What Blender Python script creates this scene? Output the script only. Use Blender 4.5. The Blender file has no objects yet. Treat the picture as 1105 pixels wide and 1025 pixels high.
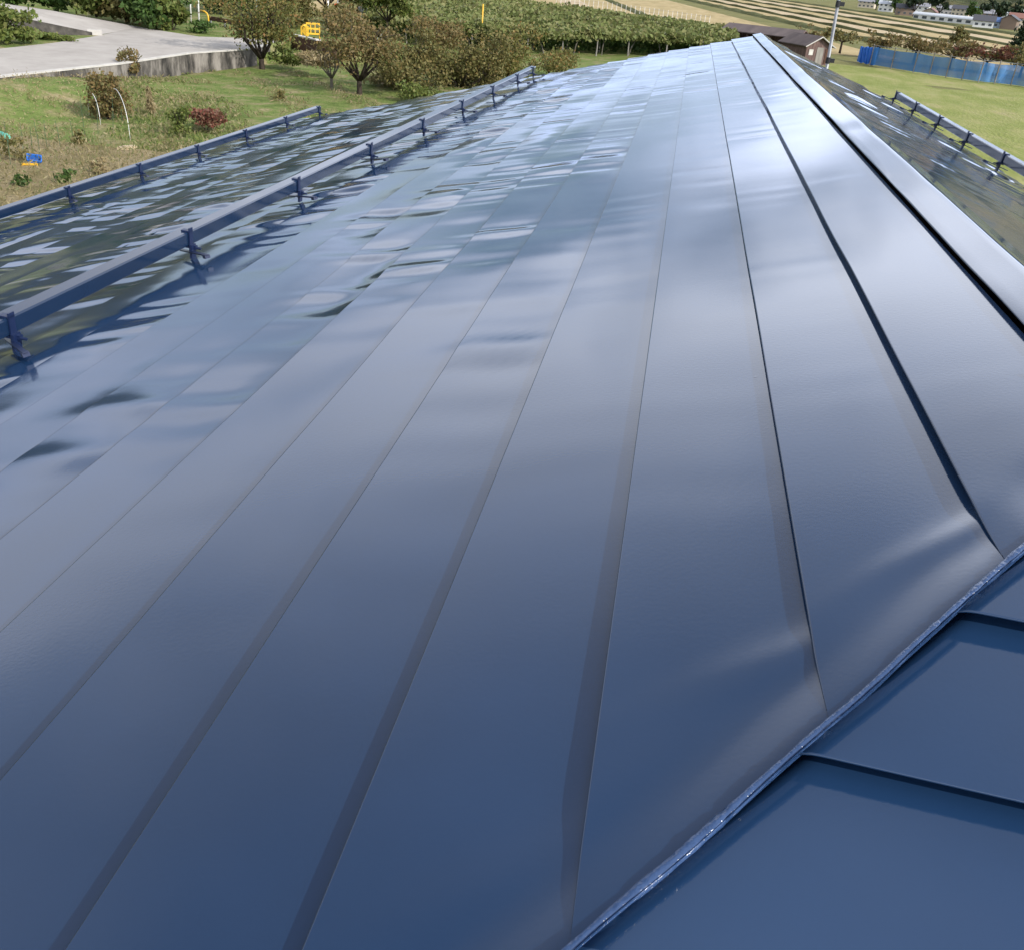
import bpy, math, random
import numpy as np
from mathutils import Vector, Matrix

random.seed(7)
RNG = np.random.default_rng(11)
scene = bpy.context.scene
col = scene.collection
R = math.radians

# ------------------------------------------------------------------ camera
F_PX, ROLL, VP, CX, CY, EYE = 1000.0, .085, (754.0, -24.0), 552.5, 512.5, 6.5
_v = np.array([VP[0]-CX, VP[1]-CY, F_PX]); _fw = _v/np.linalg.norm(_v)
_dn = np.cross(_fw, [math.cos(ROLL), math.sin(ROLL), 0]); _dn /= np.linalg.norm(_dn)
if _dn[1] < 0: _dn = -_dn
_rt = np.cross(_dn, _fw)
if _rt[0] < 0: _rt = -_rt
CAM = np.array([_rt, _fw, -_dn])            # image (x right, y down, z forward) -> world


def ray(px, py):
    return CAM @ np.array([px-CX, py-CY, F_PX])


def G(px, py, z=0.0):                       # the ground point (height z) that the photo shows at a pixel
    r = ray(px, py)
    r = r*((z-EYE)/r[2])
    return Vector((r[0], r[1], z))


cam_d = bpy.data.cameras.new("camera")
cam_d.sensor_fit = 'HORIZONTAL'; cam_d.sensor_width = 36
cam_d.lens = F_PX/1105*36
cam_d.clip_start = .05; cam_d.clip_end = 20000
cam = bpy.data.objects.new("camera", cam_d); col.objects.link(cam)
cam.matrix_world = Matrix(((CAM[0][0], -CAM[0][1], -CAM[0][2], 0), (CAM[1][0], -CAM[1][1], -CAM[1][2], 0),
                           (CAM[2][0], -CAM[2][1], -CAM[2][2], EYE), (0, 0, 0, 1)))
scene.camera = cam

# ------------------------------------------------------------------ sun, sky, exposure
SUN_EL, SUN_ROT = R(32), R(119)             # from the right, a little behind
world = bpy.data.worlds.new("World"); scene.world = world; world.use_nodes = True
nt = world.node_tree; N = nt.nodes; LK = nt.links
N.clear()
out = N.new('ShaderNodeOutputWorld'); bg = N.new('ShaderNodeBackground'); bg.inputs[1].default_value = .1
sky = N.new('ShaderNodeTexSky'); sky.sky_type = 'NISHITA'; sky.sun_disc = False
sky.sun_elevation = SUN_EL; sky.sun_rotation = SUN_ROT; sky.altitude = 400; sky.air_density = 1; sky.dust_density = .3
tc = N.new('ShaderNodeTexCoord'); sx = N.new('ShaderNodeSeparateXYZ'); LK.new(tc.outputs['Generated'], sx.inputs[0])


def wmath(op, a, b):
    m = N.new('ShaderNodeMath'); m.operation = op
    for i, v in enumerate((a, b)):
        if isinstance(v, (int, float)): m.inputs[i].default_value = v
        else: LK.new(v, m.inputs[i])
    return m.outputs[0]


zz = wmath('ADD', wmath('MAXIMUM', sx.outputs[2], 0.0), .22)
cb = N.new('ShaderNodeCombineXYZ')
LK.new(wmath('DIVIDE', sx.outputs[0], zz), cb.inputs[0]); LK.new(wmath('DIVIDE', sx.outputs[1], zz), cb.inputs[1])
cb.inputs[2].default_value = 3.7
cn = N.new('ShaderNodeTexNoise'); cn.inputs['Scale'].default_value = 1.15; cn.inputs['Detail'].default_value = 7
cn.inputs['Roughness'].default_value = .55; LK.new(cb.outputs[0], cn.inputs['Vector'])
cr = N.new('ShaderNodeValToRGB'); cr.color_ramp.elements[0].position = .40; cr.color_ramp.elements[1].position = .64
bias = N.new('ShaderNodeValToRGB'); be = bias.color_ramp.elements          # thin veil overhead, broad banks at middle height, gaps low down
be[0].position = 0; be[0].color = (.47, .47, .47, 1); be[1].position = 1; be[1].color = (.5, .5, .5, 1)
for p_, v_ in ((.10, .52), (.24, .62), (.5, .60), (.75, .56)):
    e_ = be.new(p_); e_.color = (v_, v_, v_, 1)
LK.new(sx.outputs[2], bias.inputs[0])
amp_ = wmath('SUBTRACT', 1.05, wmath('MULTIPLY', wmath('MINIMUM', wmath('MAXIMUM', sx.outputs[2], 0.0), .75), 1.15))
LK.new(wmath('ADD', wmath('MULTIPLY', wmath('SUBTRACT', cn.outputs[0], .5), amp_), bias.outputs[0]), cr.inputs[0])
mx = N.new('ShaderNodeMix'); mx.data_type = 'RGBA'
LK.new(cr.outputs[0], mx.inputs['Factor']); LK.new(sky.outputs[0], mx.inputs['A'])
ccol = N.new('ShaderNodeValToRGB'); ce = ccol.color_ramp.elements              # cloud banks low in the sky are the brightest
ce[0].position = .0; ce[0].color = (.38, .50, .82, 1); ce[1].position = 1; ce[1].color = (.78, .83, .95, 1)
for p_, v_ in ((.28, 1.0), (.42, .72), (.58, .39), (.76, .29)):
    e_ = ce.new(p_); e_.color = (v_*.92, v_*.97, v_*1.09, 1)
LK.new(sx.outputs[2], ccol.inputs[0])
cm = N.new('ShaderNodeVectorMath'); cm.operation = 'SCALE'; cm.inputs['Scale'].default_value = 27
azf = wmath('MINIMUM', wmath('MAXIMUM', wmath('ADD', wmath('MULTIPLY', sx.outputs[0], .8), .93), .55), 1.15)
LK.new(wmath('MULTIPLY', azf, 31.0), cm.inputs['Scale'])                      # brighter towards the sun's side
LK.new(ccol.outputs[0], cm.inputs[0]); LK.new(cm.outputs[0], mx.inputs['B'])
LK.new(mx.outputs['Result'], bg.inputs[0]); LK.new(bg.outputs[0], out.inputs[0])

sl = bpy.data.lights.new("sun", 'SUN'); sl.energy = 4.6; sl.angle = R(.5); sl.color = (1, .95, .88)
sun = bpy.data.objects.new("sun", sl); col.objects.link(sun)
sd = Vector((math.sin(SUN_ROT)*math.cos(SUN_EL), math.cos(SUN_ROT)*math.cos(SUN_EL), math.sin(SUN_EL)))
sun.rotation_euler = sd.to_track_quat('Z', 'Y').to_euler()
sun.location = (20, -20, 40)
scene.view_settings.view_transform = 'Standard'; scene.view_settings.look = 'None'
scene.view_settings.exposure = 0.0; scene.view_settings.gamma = 1
scene.render.engine = 'CYCLES'
scene.cycles.max_bounces = 6

# ------------------------------------------------------------------ helpers


class MB:
    """collects shapes into one mesh (coordinates local to the object it belongs to)"""
    def __init__(self): self.v = []; self.f = []

    def add(self, vs, fs):
        o = len(self.v)
        self.v += [tuple(float(c) for c in p) for p in vs]
        self.f += [tuple(i+o for i in f) for f in fs]

    def box(self, c, s, rz=0, rot=None):
        x, y, z = s[0]/2, s[1]/2, s[2]/2
        m = rot if rot is not None else Matrix.Rotation(rz, 3, 'Z')
        vs = [Vector(c)+m @ Vector((a*x, b*y, d*z)) for a in (-1, 1) for b in (-1, 1) for d in (-1, 1)]
        self.add(vs, [(0, 1, 3, 2), (4, 6, 7, 5), (0, 4, 5, 1), (2, 3, 7, 6), (0, 2, 6, 4), (1, 5, 7, 3)])

    def tube(self, pts, rad, n=8, cap=True):
        pts = [Vector(p) for p in pts]
        if not hasattr(rad, '__len__'): rad = [rad]*len(pts)
        vs, fs = [], []
        ref = None
        for i, p in enumerate(pts):
            d = (pts[min(i+1, len(pts)-1)]-pts[max(i-1, 0)]).normalized()
            if ref is None: ref = Vector((1, 0, 0)) if abs(d.x) < .9 else Vector((0, 1, 0))
            a = (ref-d*ref.dot(d)).normalized(); b = d.cross(a); ref = a
            for k in range(n):
                t = 2*math.pi*k/n
                vs.append(p+(a*math.cos(t)+b*math.sin(t))*rad[i])
        for i in range(len(pts)-1):
            for k in range(n):
                fs.append((i*n+k, i*n+(k+1) % n, (i+1)*n+(k+1) % n, (i+1)*n+k))
        if cap:
            fs.append(tuple(range(n-1, -1, -1))); fs.append(tuple((len(pts)-1)*n+k for k in range(n)))
        self.add(vs, fs)

    def prism(self, poly, z0, z1):
        n = len(poly)
        vs = [(p[0], p[1], z0) for p in poly]+[(p[0], p[1], z1) for p in poly]
        self.add(vs, [tuple(range(n-1, -1, -1)), tuple(range(n, 2*n))]+[(i, (i+1) % n, n+(i+1) % n, n+i) for i in range(n)])

    def sheet(self, vs): self.add(vs, [tuple(range(len(vs)))])

    def build(self, name, m, parent=None, smooth=False):
        me = bpy.data.meshes.new(name); me.from_pydata(self.v, [], self.f); me.update()
        if m: me.materials.append(m)
        if smooth: me.shade_smooth()
        o = bpy.data.objects.new(name, me); col.objects.link(o)
        if parent: o.parent = parent
        return o


def np_obj(name, V, Fq, m, parent=None, smooth=False):
    me = bpy.data.meshes.new(name)
    V = np.asarray(V, dtype=np.float32); Fq = np.asarray(Fq, dtype=np.int32)
    me.vertices.add(len(V)); me.vertices.foreach_set('co', V.ravel())
    k = Fq.shape[1]
    me.loops.add(Fq.size); me.loops.foreach_set('vertex_index', Fq.ravel())
    me.polygons.add(len(Fq)); me.polygons.foreach_set('loop_start', np.arange(0, Fq.size, k, dtype=np.int32))
    me.polygons.foreach_set('loop_total', np.full(len(Fq), k, dtype=np.int32))
    me.update(calc_edges=True); me.validate()
    if m: me.materials.append(m)
    if smooth: me.shade_smooth()
    o = bpy.data.objects.new(name, me); col.objects.link(o)
    if parent: o.parent = parent
    return o


def thing(name, label, cat, loc, group=None):
    o = bpy.data.objects.new(name, None); col.objects.link(o); o.empty_display_size = .2
    o.location = loc; o['label'] = label; o['category'] = cat
    if group: o['group'] = group
    return o


def tag(o, label=None, cat=None, group=None, kind=None, loc=None):
    if label: o['label'] = label
    if cat: o['category'] = cat
    if group: o['group'] = group
    if kind: o['kind'] = kind
    if loc is not None: o.location = loc
    return o


# ---- materials
def newmat(name):
    m = bpy.data.materials.new(name); m.use_nodes = True
    return m, m.node_tree.nodes, m.node_tree.links, m.node_tree.nodes['Principled BSDF']


def ramp(n, stops):
    r = n.new('ShaderNodeValToRGB'); e = r.color_ramp.elements
    while len(e) < len(stops): e.new(.5)
    for x, (p, c) in zip(e, stops): x.position = p; x.color = (*c, 1)
    return r


def noise_mat(name, stops, scale=3., detail=6, rough=.85, bump=0., bscale=None, spec=.3, stretch=None, bdist=.05, rgh=.6):
    m, n, l, p = newmat(name)
    t = n.new('ShaderNodeTexCoord'); mp = n.new('ShaderNodeMapping'); l.new(t.outputs['Object'], mp.inputs[0])
    if stretch: mp.inputs['Scale'].default_value = stretch
    x = n.new('ShaderNodeTexNoise'); x.inputs['Scale'].default_value = scale; x.inputs['Detail'].default_value = detail
    x.inputs['Roughness'].default_value = rgh
    l.new(mp.outputs[0], x.inputs['Vector'])
    r = ramp(n, stops); l.new(x.outputs[0], r.inputs[0]); l.new(r.outputs[0], p.inputs['Base Color'])
    p.inputs['Roughness'].default_value = rough; p.inputs['Specular IOR Level'].default_value = spec
    if bump:
        y = n.new('ShaderNodeTexNoise'); y.inputs['Scale'].default_value = bscale or scale*4; y.inputs['Detail'].default_value = 6
        l.new(mp.outputs[0], y.inputs['Vector'])
        b = n.new('ShaderNodeBump'); b.inputs['Strength'].default_value = bump; b.inputs['Distance'].default_value = bdist
        l.new(y.outputs[0], b.inputs['Height']); l.new(b.outputs[0], p.inputs['Normal'])
    return m


def leaf_mat(name, cols, trans=.25):
    m, n, l, p = newmat(name)
    g = n.new('ShaderNodeNewGeometry')
    k = len(cols); r = ramp(n, [((i+.0)/max(1, k-1), c) for i, c in enumerate(cols)])
    l.new(g.outputs['Random Per Island'], r.inputs[0]); l.new(r.outputs[0], p.inputs['Base Color'])
    p.inputs['Roughness'].default_value = .6; p.inputs['Specular IOR Level'].default_value = .25
    t = n.new('ShaderNodeBsdfTranslucent'); l.new(r.outputs[0], t.inputs[0])
    mxs = n.new('ShaderNodeMixShader'); mxs.inputs[0].default_value = trans
    l.new(p.outputs[0], mxs.inputs[1]); l.new(t.outputs[0], mxs.inputs[2])
    l.new(mxs.outputs[0], n['Material Output'].inputs[0])
    return m


def plain(name, c, rough=.5, metal=0., spec=.5):
    m, n, l, p = newmat(name)
    t = n.new('ShaderNodeTexCoord'); x = n.new('ShaderNodeTexNoise'); x.inputs['Scale'].default_value = 9; x.inputs['Detail'].default_value = 5
    l.new(t.outputs['Object'], x.inputs['Vector'])
    r = ramp(n, [(.3, tuple(v*.78 for v in c)), (.7, tuple(min(1, v*1.12) for v in c))])
    l.new(x.outputs[0], r.inputs[0]); l.new(r.outputs[0], p.inputs['Base Color'])
    p.inputs['Roughness'].default_value = rough; p.inputs['Metallic'].default_value = metal; p.inputs['Specular IOR Level'].default_value = spec
    return m


def roof_paint(name, base=(.012, .035, .086), rough=.075, bstr=.045):
    m, n, l, p = newmat(name)
    t = n.new('ShaderNodeTexCoord')
    x = n.new('ShaderNodeTexNoise'); x.inputs['Scale'].default_value = 2.2; x.inputs['Detail'].default_value = 8; l.new(t.outputs['Object'], x.inputs['Vector'])
    r = ramp(n, [(.3, tuple(v*.86 for v in base)), (.72, tuple(v*1.1 for v in base))])
    l.new(x.outputs[0], r.inputs[0]); l.new(r.outputs[0], p.inputs['Base Color'])
    rr = n.new('ShaderNodeMapRange'); rr.inputs[1].default_value = .35; rr.inputs[2].default_value = .7
    rr.inputs[3].default_value = rough*.8; rr.inputs[4].default_value = rough*1.5
    l.new(x.outputs[0], rr.inputs[0]); l.new(rr.outputs[0], p.inputs['Roughness'])
    # orange peel of the rolled paint, with rare specks of dirt under the coat
    y = n.new('ShaderNodeTexNoise'); y.inputs['Scale'].default_value = 160; y.inputs['Detail'].default_value = 3; l.new(t.outputs['Object'], y.inputs['Vector'])
    vo = n.new('ShaderNodeTexVoronoi'); vo.inputs['Scale'].default_value = 5.5; l.new(t.outputs['Object'], vo.inputs['Vector'])
    vr = n.new('ShaderNodeMapRange'); vr.inputs[1].default_value = 0; vr.inputs[2].default_value = .022; vr.inputs[3].default_value = 5; vr.inputs[4].default_value = 0
    l.new(vo.outputs['Distance'], vr.inputs[0])
    ad = n.new('ShaderNodeMath'); ad.operation = 'ADD'; l.new(y.outputs[0], ad.inputs[0]); l.new(vr.outputs[0], ad.inputs[1])
    b = n.new('ShaderNodeBump'); b.inputs['Strength'].default_value = bstr; b.inputs['Distance'].default_value = .0016
    l.new(ad.outputs[0], b.inputs['Height']); l.new(b.outputs[0], p.inputs['Normal'])
    p.inputs['IOR'].default_value = 1.5
    return m


M_ROOF = roof_paint('navy_roof_paint')
M_NAVY = roof_paint('navy_metal_paint', (.008, .022, .056), .15, .05)
M_BRK = roof_paint('navy_bracket_paint', (.007, .017, .06), .4, .05)
M_FLASH = roof_paint('navy_flashing_paint', (.026, .058, .14), .15, 1.0)

# ------------------------------------------------------------------ the house with the navy roof
house = thing('house', 'house under a glossy navy blue stepped metal roof with snow rails, filling the foreground', 'house', (0, 0, 0))
SL, SR = math.atan(.2633), math.atan(.355)          # pitches of the two long slopes
CREST = Vector((.716, 0, EYE-.460))                  # ridge line: every Y at this X, Z
RIDGE0, VERGE = 1.272, 10.83
EAVE_L, EAVE_R = -4.62, 2.19
HA = -.07                                            # lie of the hip end's courses
HIPV = Vector((-.725, -.855, -.725*.2633))           # down the left hip
HIPH = Vector((math.cos(HA), math.sin(HA), 0))
HIPN = HIPH.cross(-HIPV).normalized()
if HIPN.z < 0: HIPN = -HIPN
HIPD = HIPH.cross(HIPN); HIPD = HIPD if HIPD.z < 0 else -HIPD
P0 = Vector((CREST.x, RIDGE0, CREST.z))


def hip_y(x): return RIDGE0+(x-CREST.x)*(.855/.725)


def zl(x): return CREST.z-(CREST.x-x)*.2633
def zr(x): return CREST.z-(x-CREST.x)*.355


_tab = RNG.normal(size=(200, 4096))


def n1(x, s):                                        # smooth 1-D noise, one stream per s
    i = np.floor(x).astype(int); f = x-i; u = f*f*f*(f*(6*f-15)+10)
    t = _tab[s % 200]
    return t[i % 4096]*(1-u)+t[(i+1) % 4096]*u


def slope(name, edges, zfun, y0fun, y1, sgn, step, seed, parent, amp=1.0, ny=900, nx=8, far_gain=True):
    """one long slope of horizontal metal courses; edges = X of the course edges from the ridge down"""
    Vs, Fs, o = [], [], 0
    prev = None
    tt = np.linspace(0, 1, ny)
    rg = np.random.default_rng(seed)
    st_n = .007 if sgn > 0 else step
    for i in range(len(edges)-1):
        xa, xb = edges[i], edges[i+1]                # xa up-slope, xb the lower, proud edge
        st_a = st_n; st_n = step*(1+(.10 if i < 8 else .38)*rg.normal())+(.002 if sgn > 0 and i < 1 else 0)
        s = seed*31+i*5
        rel = rg.uniform(.55, 1.35)
        lam = rg.uniform(.055, .10); ph = rg.uniform(0, 900)
        shear = rg.uniform(-.25, .25)
        rows = []
        for j in range(nx+1):
            u = j/nx
            x = (xa+sgn*.040 if i else xa)+(xb-xa-(sgn*.040 if i else 0))*u
            y0 = y0fun(x); Y = y0+(y1-y0)*tt**1.25
            z = zfun(x)-st_a*(xb-x)/(xb-xa)
            yy = Y+shear*(x-xa)+ph
            env = .45+.55*math.sin(math.pi*min(1, u*.85+.12))
            calm = np.clip(.5+.75*n1(yy/.55+31, s+1), .06, 1.5)
            g = (np.clip(.15+.13*(Y+1.1*max(0, -xb)), .25, 1.0) if i < 3 else np.interp(Y, [.8, 1.6, 2.6, 4.5, 7.5, 11], [.3, .8, 1.75, 1.75, 1.3, 1.1])*(.5, .7, .85, 1.)[min(i-3, 3)]) if far_gain else 1.0
            w = (n1(yy/lam, s)*.00062*(lam/.075)+n1(yy/(lam*2.6)+7, s+2)*.00075)*calm+n1(yy/.62+3, s+3)*.0011
            # a gentle belly across the sheet that changes along its length
            fac = (.8, .8, .9, 1.1, 1.5, 2.1, 2.6, 2.9, 3.0, 3.0, 3.0, 2.9, 2.8)[min(i, 12)] if sgn > 0 else 2.5
            own = min(1., u*2.4+.02)
            w = w*env*g*amp*rel*fac*own+math.sin(math.pi*u)*n1(yy/1.1+50, s+4)*.0011*amp
            if prev is not None:                     # where it tucks under, a course follows the one above
                w = w+np.interp(Y, prev[0], prev[1])*max(0., 1-u*1.35)**1.4
            edge = n1(yy/.5+11, s+6)*.0012*(u**3)*amp
            zv = z+w+edge
            last = (Y, w+edge)
            if y0fun is hip_y: zv = zv+.9*st_a*(xb-x)/(xb-xa)*np.exp(-((Y-y0)*.62/.06)**2)
            if y0fun is hip_y or y0fun is hip_r:     # the sheet is bent up against the hip flashing, with dents near it
                d = (Y-y0)*.62
                zv = zv+.0012*np.exp(-(d/.024)**2)-.0012*np.exp(-((d-.055)/.028)**2)*(1+.5*n1(np.full_like(Y, x*7), 77))+.0012*np.exp(-(d/.07)**2)*n1(np.full_like(Y, x*19)+Y*6, 78)
                if i in DENT:
                    dx, dd, a, wd = DENT[i]
                    zv = zv+a*np.exp(-((d-dd-u*dx)/wd)**2)*(1-u)**1.3*min(1, u*9)
            rows.append(np.stack([np.full_like(Y, x), Y, zv], 1))
        prev = last
        g0 = np.stack(rows, 0)                       # (nx+1, ny, 3)
        Vs.append(g0.reshape(-1, 3))
        a = np.arange(nx)[:, None]*ny+np.arange(ny-1)[None, :]+o
        q = np.stack([a, a+1, a+ny+1, a+ny], -1).reshape(-1, 4)
        Fs.append(q if sgn > 0 else q[:, ::-1]); o += (nx+1)*ny
        # the folded lower edge: rounded nose, face down to the course below, return tucked under
        e = g0[-1].copy()
        if y0fun is hip_y: yq = np.maximum(e[:, 1], hip_y(xb)+.018); e[:, 2] = np.interp(yq, e[:, 1], e[:, 2]); e[:, 1] = yq
        dirx = -sgn
        prof = [(0, 0), (dirx*.0014, -.0006), (dirx*.0018, -.002), (dirx*.0008, -.0036), (-dirx*.031, -.0046), (-dirx*.034, -.032)]
        rp = np.clip((e[:, 1]-hip_y(xb))/.10, .06, 1) if y0fun is hip_y else np.ones(ny)
        nose = np.stack([e+np.stack([p[0]*rp, 0*rp, p[1]*(.25+.75*rp)], 1) for p in prof], 0)
        Vs.append(nose.reshape(-1, 3))
        a = np.arange(len(prof)-1)[:, None]*ny+np.arange(ny-1)[None, :]+o
        q = np.stack([a, a+1, a+ny+1, a+ny], -1).reshape(-1, 4)
        Fs.append(q if sgn > 0 else q[:, ::-1]); o += len(prof)*ny
    return np_obj(name, np.concatenate(Vs), np.concatenate(Fs), M_ROOF, parent, smooth=True)


def hip_r(x): return RIDGE0-(x-CREST.x)*1.05


DENT = {1: (.06, .055, .0055, .018), 2: (.10, .06, .0050, .018), 3: (.10, .05, .0022, .022), 4: (.08, .05, .0015, .02)}
STEP = .0108
# left edges: ridge cap edge, then courses .2075 apart
eL = [CREST.x-.002, .634]+[.428-.2075*i for i in range(60) if .428-.2075*i > EAVE_L]+[EAVE_L]
roof_l = slope('left_roof_slope', eL[1:], zl, hip_y, VERGE, 1, STEP, 3, house)
eR = [CREST.x+.08]+[CREST.x+.08+.2075*i for i in range(1, 12) if CREST.x+.08+.2075*i < EAVE_R]+[EAVE_R]
roof_r = slope('right_roof_slope', eR, zr, hip_r, VERGE, -1, STEP*.6, 9, house, amp=1.1, ny=700, nx=6)

# ridge cap: folded sheet straddling the crest
V, Fq = [], []
ny = 500
yy = np.linspace(RIDGE0-.03, VERGE+.012, ny)
prof = [(.650, -.012), (.6365, .004), (.6335, .0055), (.634, .0074), (.636, .0080), (.66, .0084), (.70, .0090), (.7135, .0098), (.7185, .0098), (.735, .0090), (.797, .007), (.800, .005), (.799, -.008)]
for k, (x, dz) in enumerate(prof):
    zb = zl(x) if x < CREST.x else zr(x)
    w = n1(yy/.35, 120)*.0006+n1(yy/.22+9, 121+k)*.00022
    V.append(np.stack([x+n1(yy/.5, 122)*.0012, yy, zb+dz+w], 1))
V = np.concatenate(V)
a = np.arange(len(prof)-1)[:, None]*ny+np.arange(ny-1)[None, :]
Fq = np.stack([a, a+ny, a+ny+1, a+1], -1).reshape(-1, 4)
cap = np_obj('ridge_cap', V, Fq, M_ROOF, house, smooth=False)

# hip end courses
V, Fq, o = [], [], 0
ulev = [0, .222, .444, .667]+[.667+.222*i for i in range(1, 30)]
ulev = [max(0, u-.008) for u in ulev if u < 6.2]
HR = Vector((EAVE_R-CREST.x, hip_r(EAVE_R)-RIDGE0, zr(EAVE_R)-CREST.z))


def hip_span(u):                                     # h range of the hip end at distance u below the apex
    tlq = HIPV*(u/HIPV.dot(HIPD)); trq = HR*(u/HR.dot(HIPD))
    return tlq.dot(HIPH), min(trq.dot(HIPH), EAVE_R-CREST.x)


nh = 160
for i in range(len(ulev)-1):
    grid = []
    for j in range(9):
        w_ = j/8; ua = ulev[i]-(.040 if i else 0); u = ua+(ulev[i+1]-ua)*w_
        h0, h1 = hip_span(u)
        hh = np.linspace(h0-.03, max(h1, h0+.01), nh)
        dz = -(.027 if i < 5 else .014)*(1-w_)+(n1(hh/.35+i*9, 130+i)*.0012+n1(hh/.9+i*5, 150+i)*.002)*math.sin(math.pi*w_)
        pt = np.array(P0)+np.outer(hh, HIPH)+np.array(HIPD)*u
        pt = pt+np.outer(dz-.012-.03*np.exp(-((hh-h0+.03)/.02)**2), HIPN)
        grid.append(pt)
    g0 = np.stack(grid, 0); V.append(g0.reshape(-1, 3))
    a = np.arange(8)[:, None]*nh+np.arange(nh-1)[None, :]+o
    Fq.append(np.stack([a, a+nh, a+nh+1, a+1], -1).reshape(-1, 4)); o += 9*nh
    e = g0[-1]; hd, hn = np.array(HIPD), np.array(HIPN)
    nose = np.stack([e+hd*p+hn*q for p, q in ((0, 0), (.0014, -.0006), (.0018, -.002), (.0008, -.0036), (-.031, -.0046), (-.034, -.04))], 0)
    V.append(nose.reshape(-1, 3))
    a = np.arange(5)[:, None]*nh+np.arange(nh-1)[None, :]+o
    Fq.append(np.stack([a, a+nh, a+nh+1, a+1], -1).reshape(-1, 4)); o += 6*nh
np_obj('hip_roof_slope', np.concatenate(V), np.concatenate(Fq), M_ROOF, house, smooth=True)

# hip flashing: the hand-folded rounded lip that runs down the hip
V, Fq = [], []
L = 7.45; ns = 2200
ss = -.04+(L+.04)*np.linspace(0, 1, ns)**2.2; hv = np.array(HIPV.normalized())
side = np.array(HIPV.normalized().cross(Vector((0, 0, 1))).normalized())     # across the hip
if side[1] > 0: side = -side                                                  # towards the hip end
ang = np.radians([215, 190, 160, 130, 100, 70, 40, 10, -20, -50, -80])
for k, t in enumerate(ang):
    r = .0039+np.clip(n1(ss/.0105, 176), -1.3, 1.3)*.00042*np.clip(n1(ss/.09, 177)+.6, .2, 1.0)+n1(ss/.03, 170+k % 4)*.0004+n1(ss/.10, 175)*.0006
    off = side[None, :]*(np.cos(t)*r+n1(ss/.12, 180)*.0022)[:, None]
    up = np.zeros((ns, 3)); up[:, 2] = np.sin(t)*r*.9+.0006+n1(ss/.15, 181)*.0005
    V.append(np.array(P0)+ss[:, None]*hv+off+up)
V = np.concatenate(V)
a = np.arange(len(ang)-1)[:, None]*ns+np.arange(ns-1)[None, :]
np_obj('hip_flashing', V, np.stack([a, a+ns, a+ns+1, a+1], -1).reshape(-1, 4), M_FLASH, house, smooth=True)
# its skirt lying on the hip end
V = []
for dd, uz in ((.0042, .0045), (.0040, .0015), (-.003, -.002), (-.004, -.025)):
    V.append(np.array(P0)+ss[:, None]*hv+side[None, :]*(dd+n1(ss/.12, 180)*.0022)[:, None]+np.array([0, 0, 1])*uz)
a = np.arange(3)[:, None]*ns+np.arange(ns-1)[None, :]
np_obj('flashing_skirt', np.concatenate(V), np.stack([a, a+ns, a+ns+1, a+1], -1).reshape(-1, 4), M_FLASH, house, smooth=True)

def hip_cover(name, v, w):
    h_ = v.normalized(); sd_ = h_.cross(Vector((0, 0, 1))).normalized(); L_ = v.length
    b = MB(); k = 40
    for i in range(k):
        q = [P0+h_*(L_*j/k)+sd_*u+Vector((0, 0, z)) for j in (i, i+1) for u, z in ((-w, -.016), (-w*.9, -.001), (0, .008), (w*.9, -.001), (w, -.016))]
        b.add(q, [(m, m+1, m+6, m+5) for m in range(4)])
    return b.build(name, M_ROOF, house, False)


hip_cover('hip_flashing', HR, .045)
b = MB()
c0 = P0+Vector((0, .16, .0175))
rim = [P0+Vector((-.115, .17, -.022)), P0+Vector((-.05, -.02, -.012)), P0+Vector((.0, -.075, -.02)), P0+Vector((.05, -.02, -.02)), P0+Vector((.115, .17, -.036))]
b.add([c0, P0+Vector((0, .0, .013))]+rim, [(0, 2, 3, 1), (1, 3, 4), (1, 4, 5), (0, 1, 5, 6)])
b.build('ridge_end_cap', M_ROOF, house)

# verge trim at the far gable, eave trims
b = MB()
for (x0, x1, zf) in ((EAVE_L, CREST.x, zl), (CREST.x, EAVE_R, zr)):
    for k in range(1):
        p, q = Vector((x0, 0, zf(x0))), Vector((x1, 0, zf(x1)))
        b.add([p+Vector((0, VERGE+.002, -.03)), p+Vector((0, VERGE+.016, -.03)), p+Vector((0, VERGE+.016, -.14)), q+Vector((0, VERGE+.002, -.03)), q+Vector((0, VERGE+.016, -.03)), q+Vector((0, VERGE+.016, -.14))],
              [(0, 3, 4, 1), (1, 4, 5, 2)])
b.build('verge_trim', M_ROOF, house)
b = MB()
for (x, z, y0) in ((EAVE_L, zl(EAVE_L), hip_y(EAVE_L)), (EAVE_R, zr(EAVE_R), hip_r(EAVE_R))):
    sg = -1 if x < 0 else 1
    b.box((x+sg*.012, (y0+VERGE)/2, z-.075), (.024, VERGE-y0, .115))
yb = hip_y(EAVE_L)
b.build('eave_trim', M_NAVY, house)
M_WALL = noise_mat('cream_render', [(.3, (.42, .38, .30)), (.7, (.55, .51, .43))], 2, bump=.2)
b = MB()
b.prism([(EAVE_L+.5, -4.2), (EAVE_R-.45, -.2), (EAVE_R-.45, VERGE-.5), (EAVE_L+.5, VERGE-.5)], 0, 4.35)
b.build('wall', M_WALL, house)
b = MB()                                             # gable closing the far end under the roof
b.add([(EAVE_L+.5, VERGE-.5, 4.36), (EAVE_R-.45, VERGE-.5, 4.36), (EAVE_R-.45, VERGE-.5, zr(EAVE_R-.45)-.05), (CREST.x, VERGE-.5, CREST.z-.05), (EAVE_L+.5, VERGE-.5, zl(EAVE_L+.5)-.05)], [(0, 1, 2, 3, 4)])
b.build('gable', M_WALL, house)
b = MB()
b.sheet([(EAVE_L+.02, hip_y(EAVE_L)+.1, zl(EAVE_L)-.10), (EAVE_L+.02, VERGE, zl(EAVE_L)-.10), (CREST.x, VERGE, CREST.z-.10), (CREST.x, RIDGE0, CREST.z-.10)])
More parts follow.
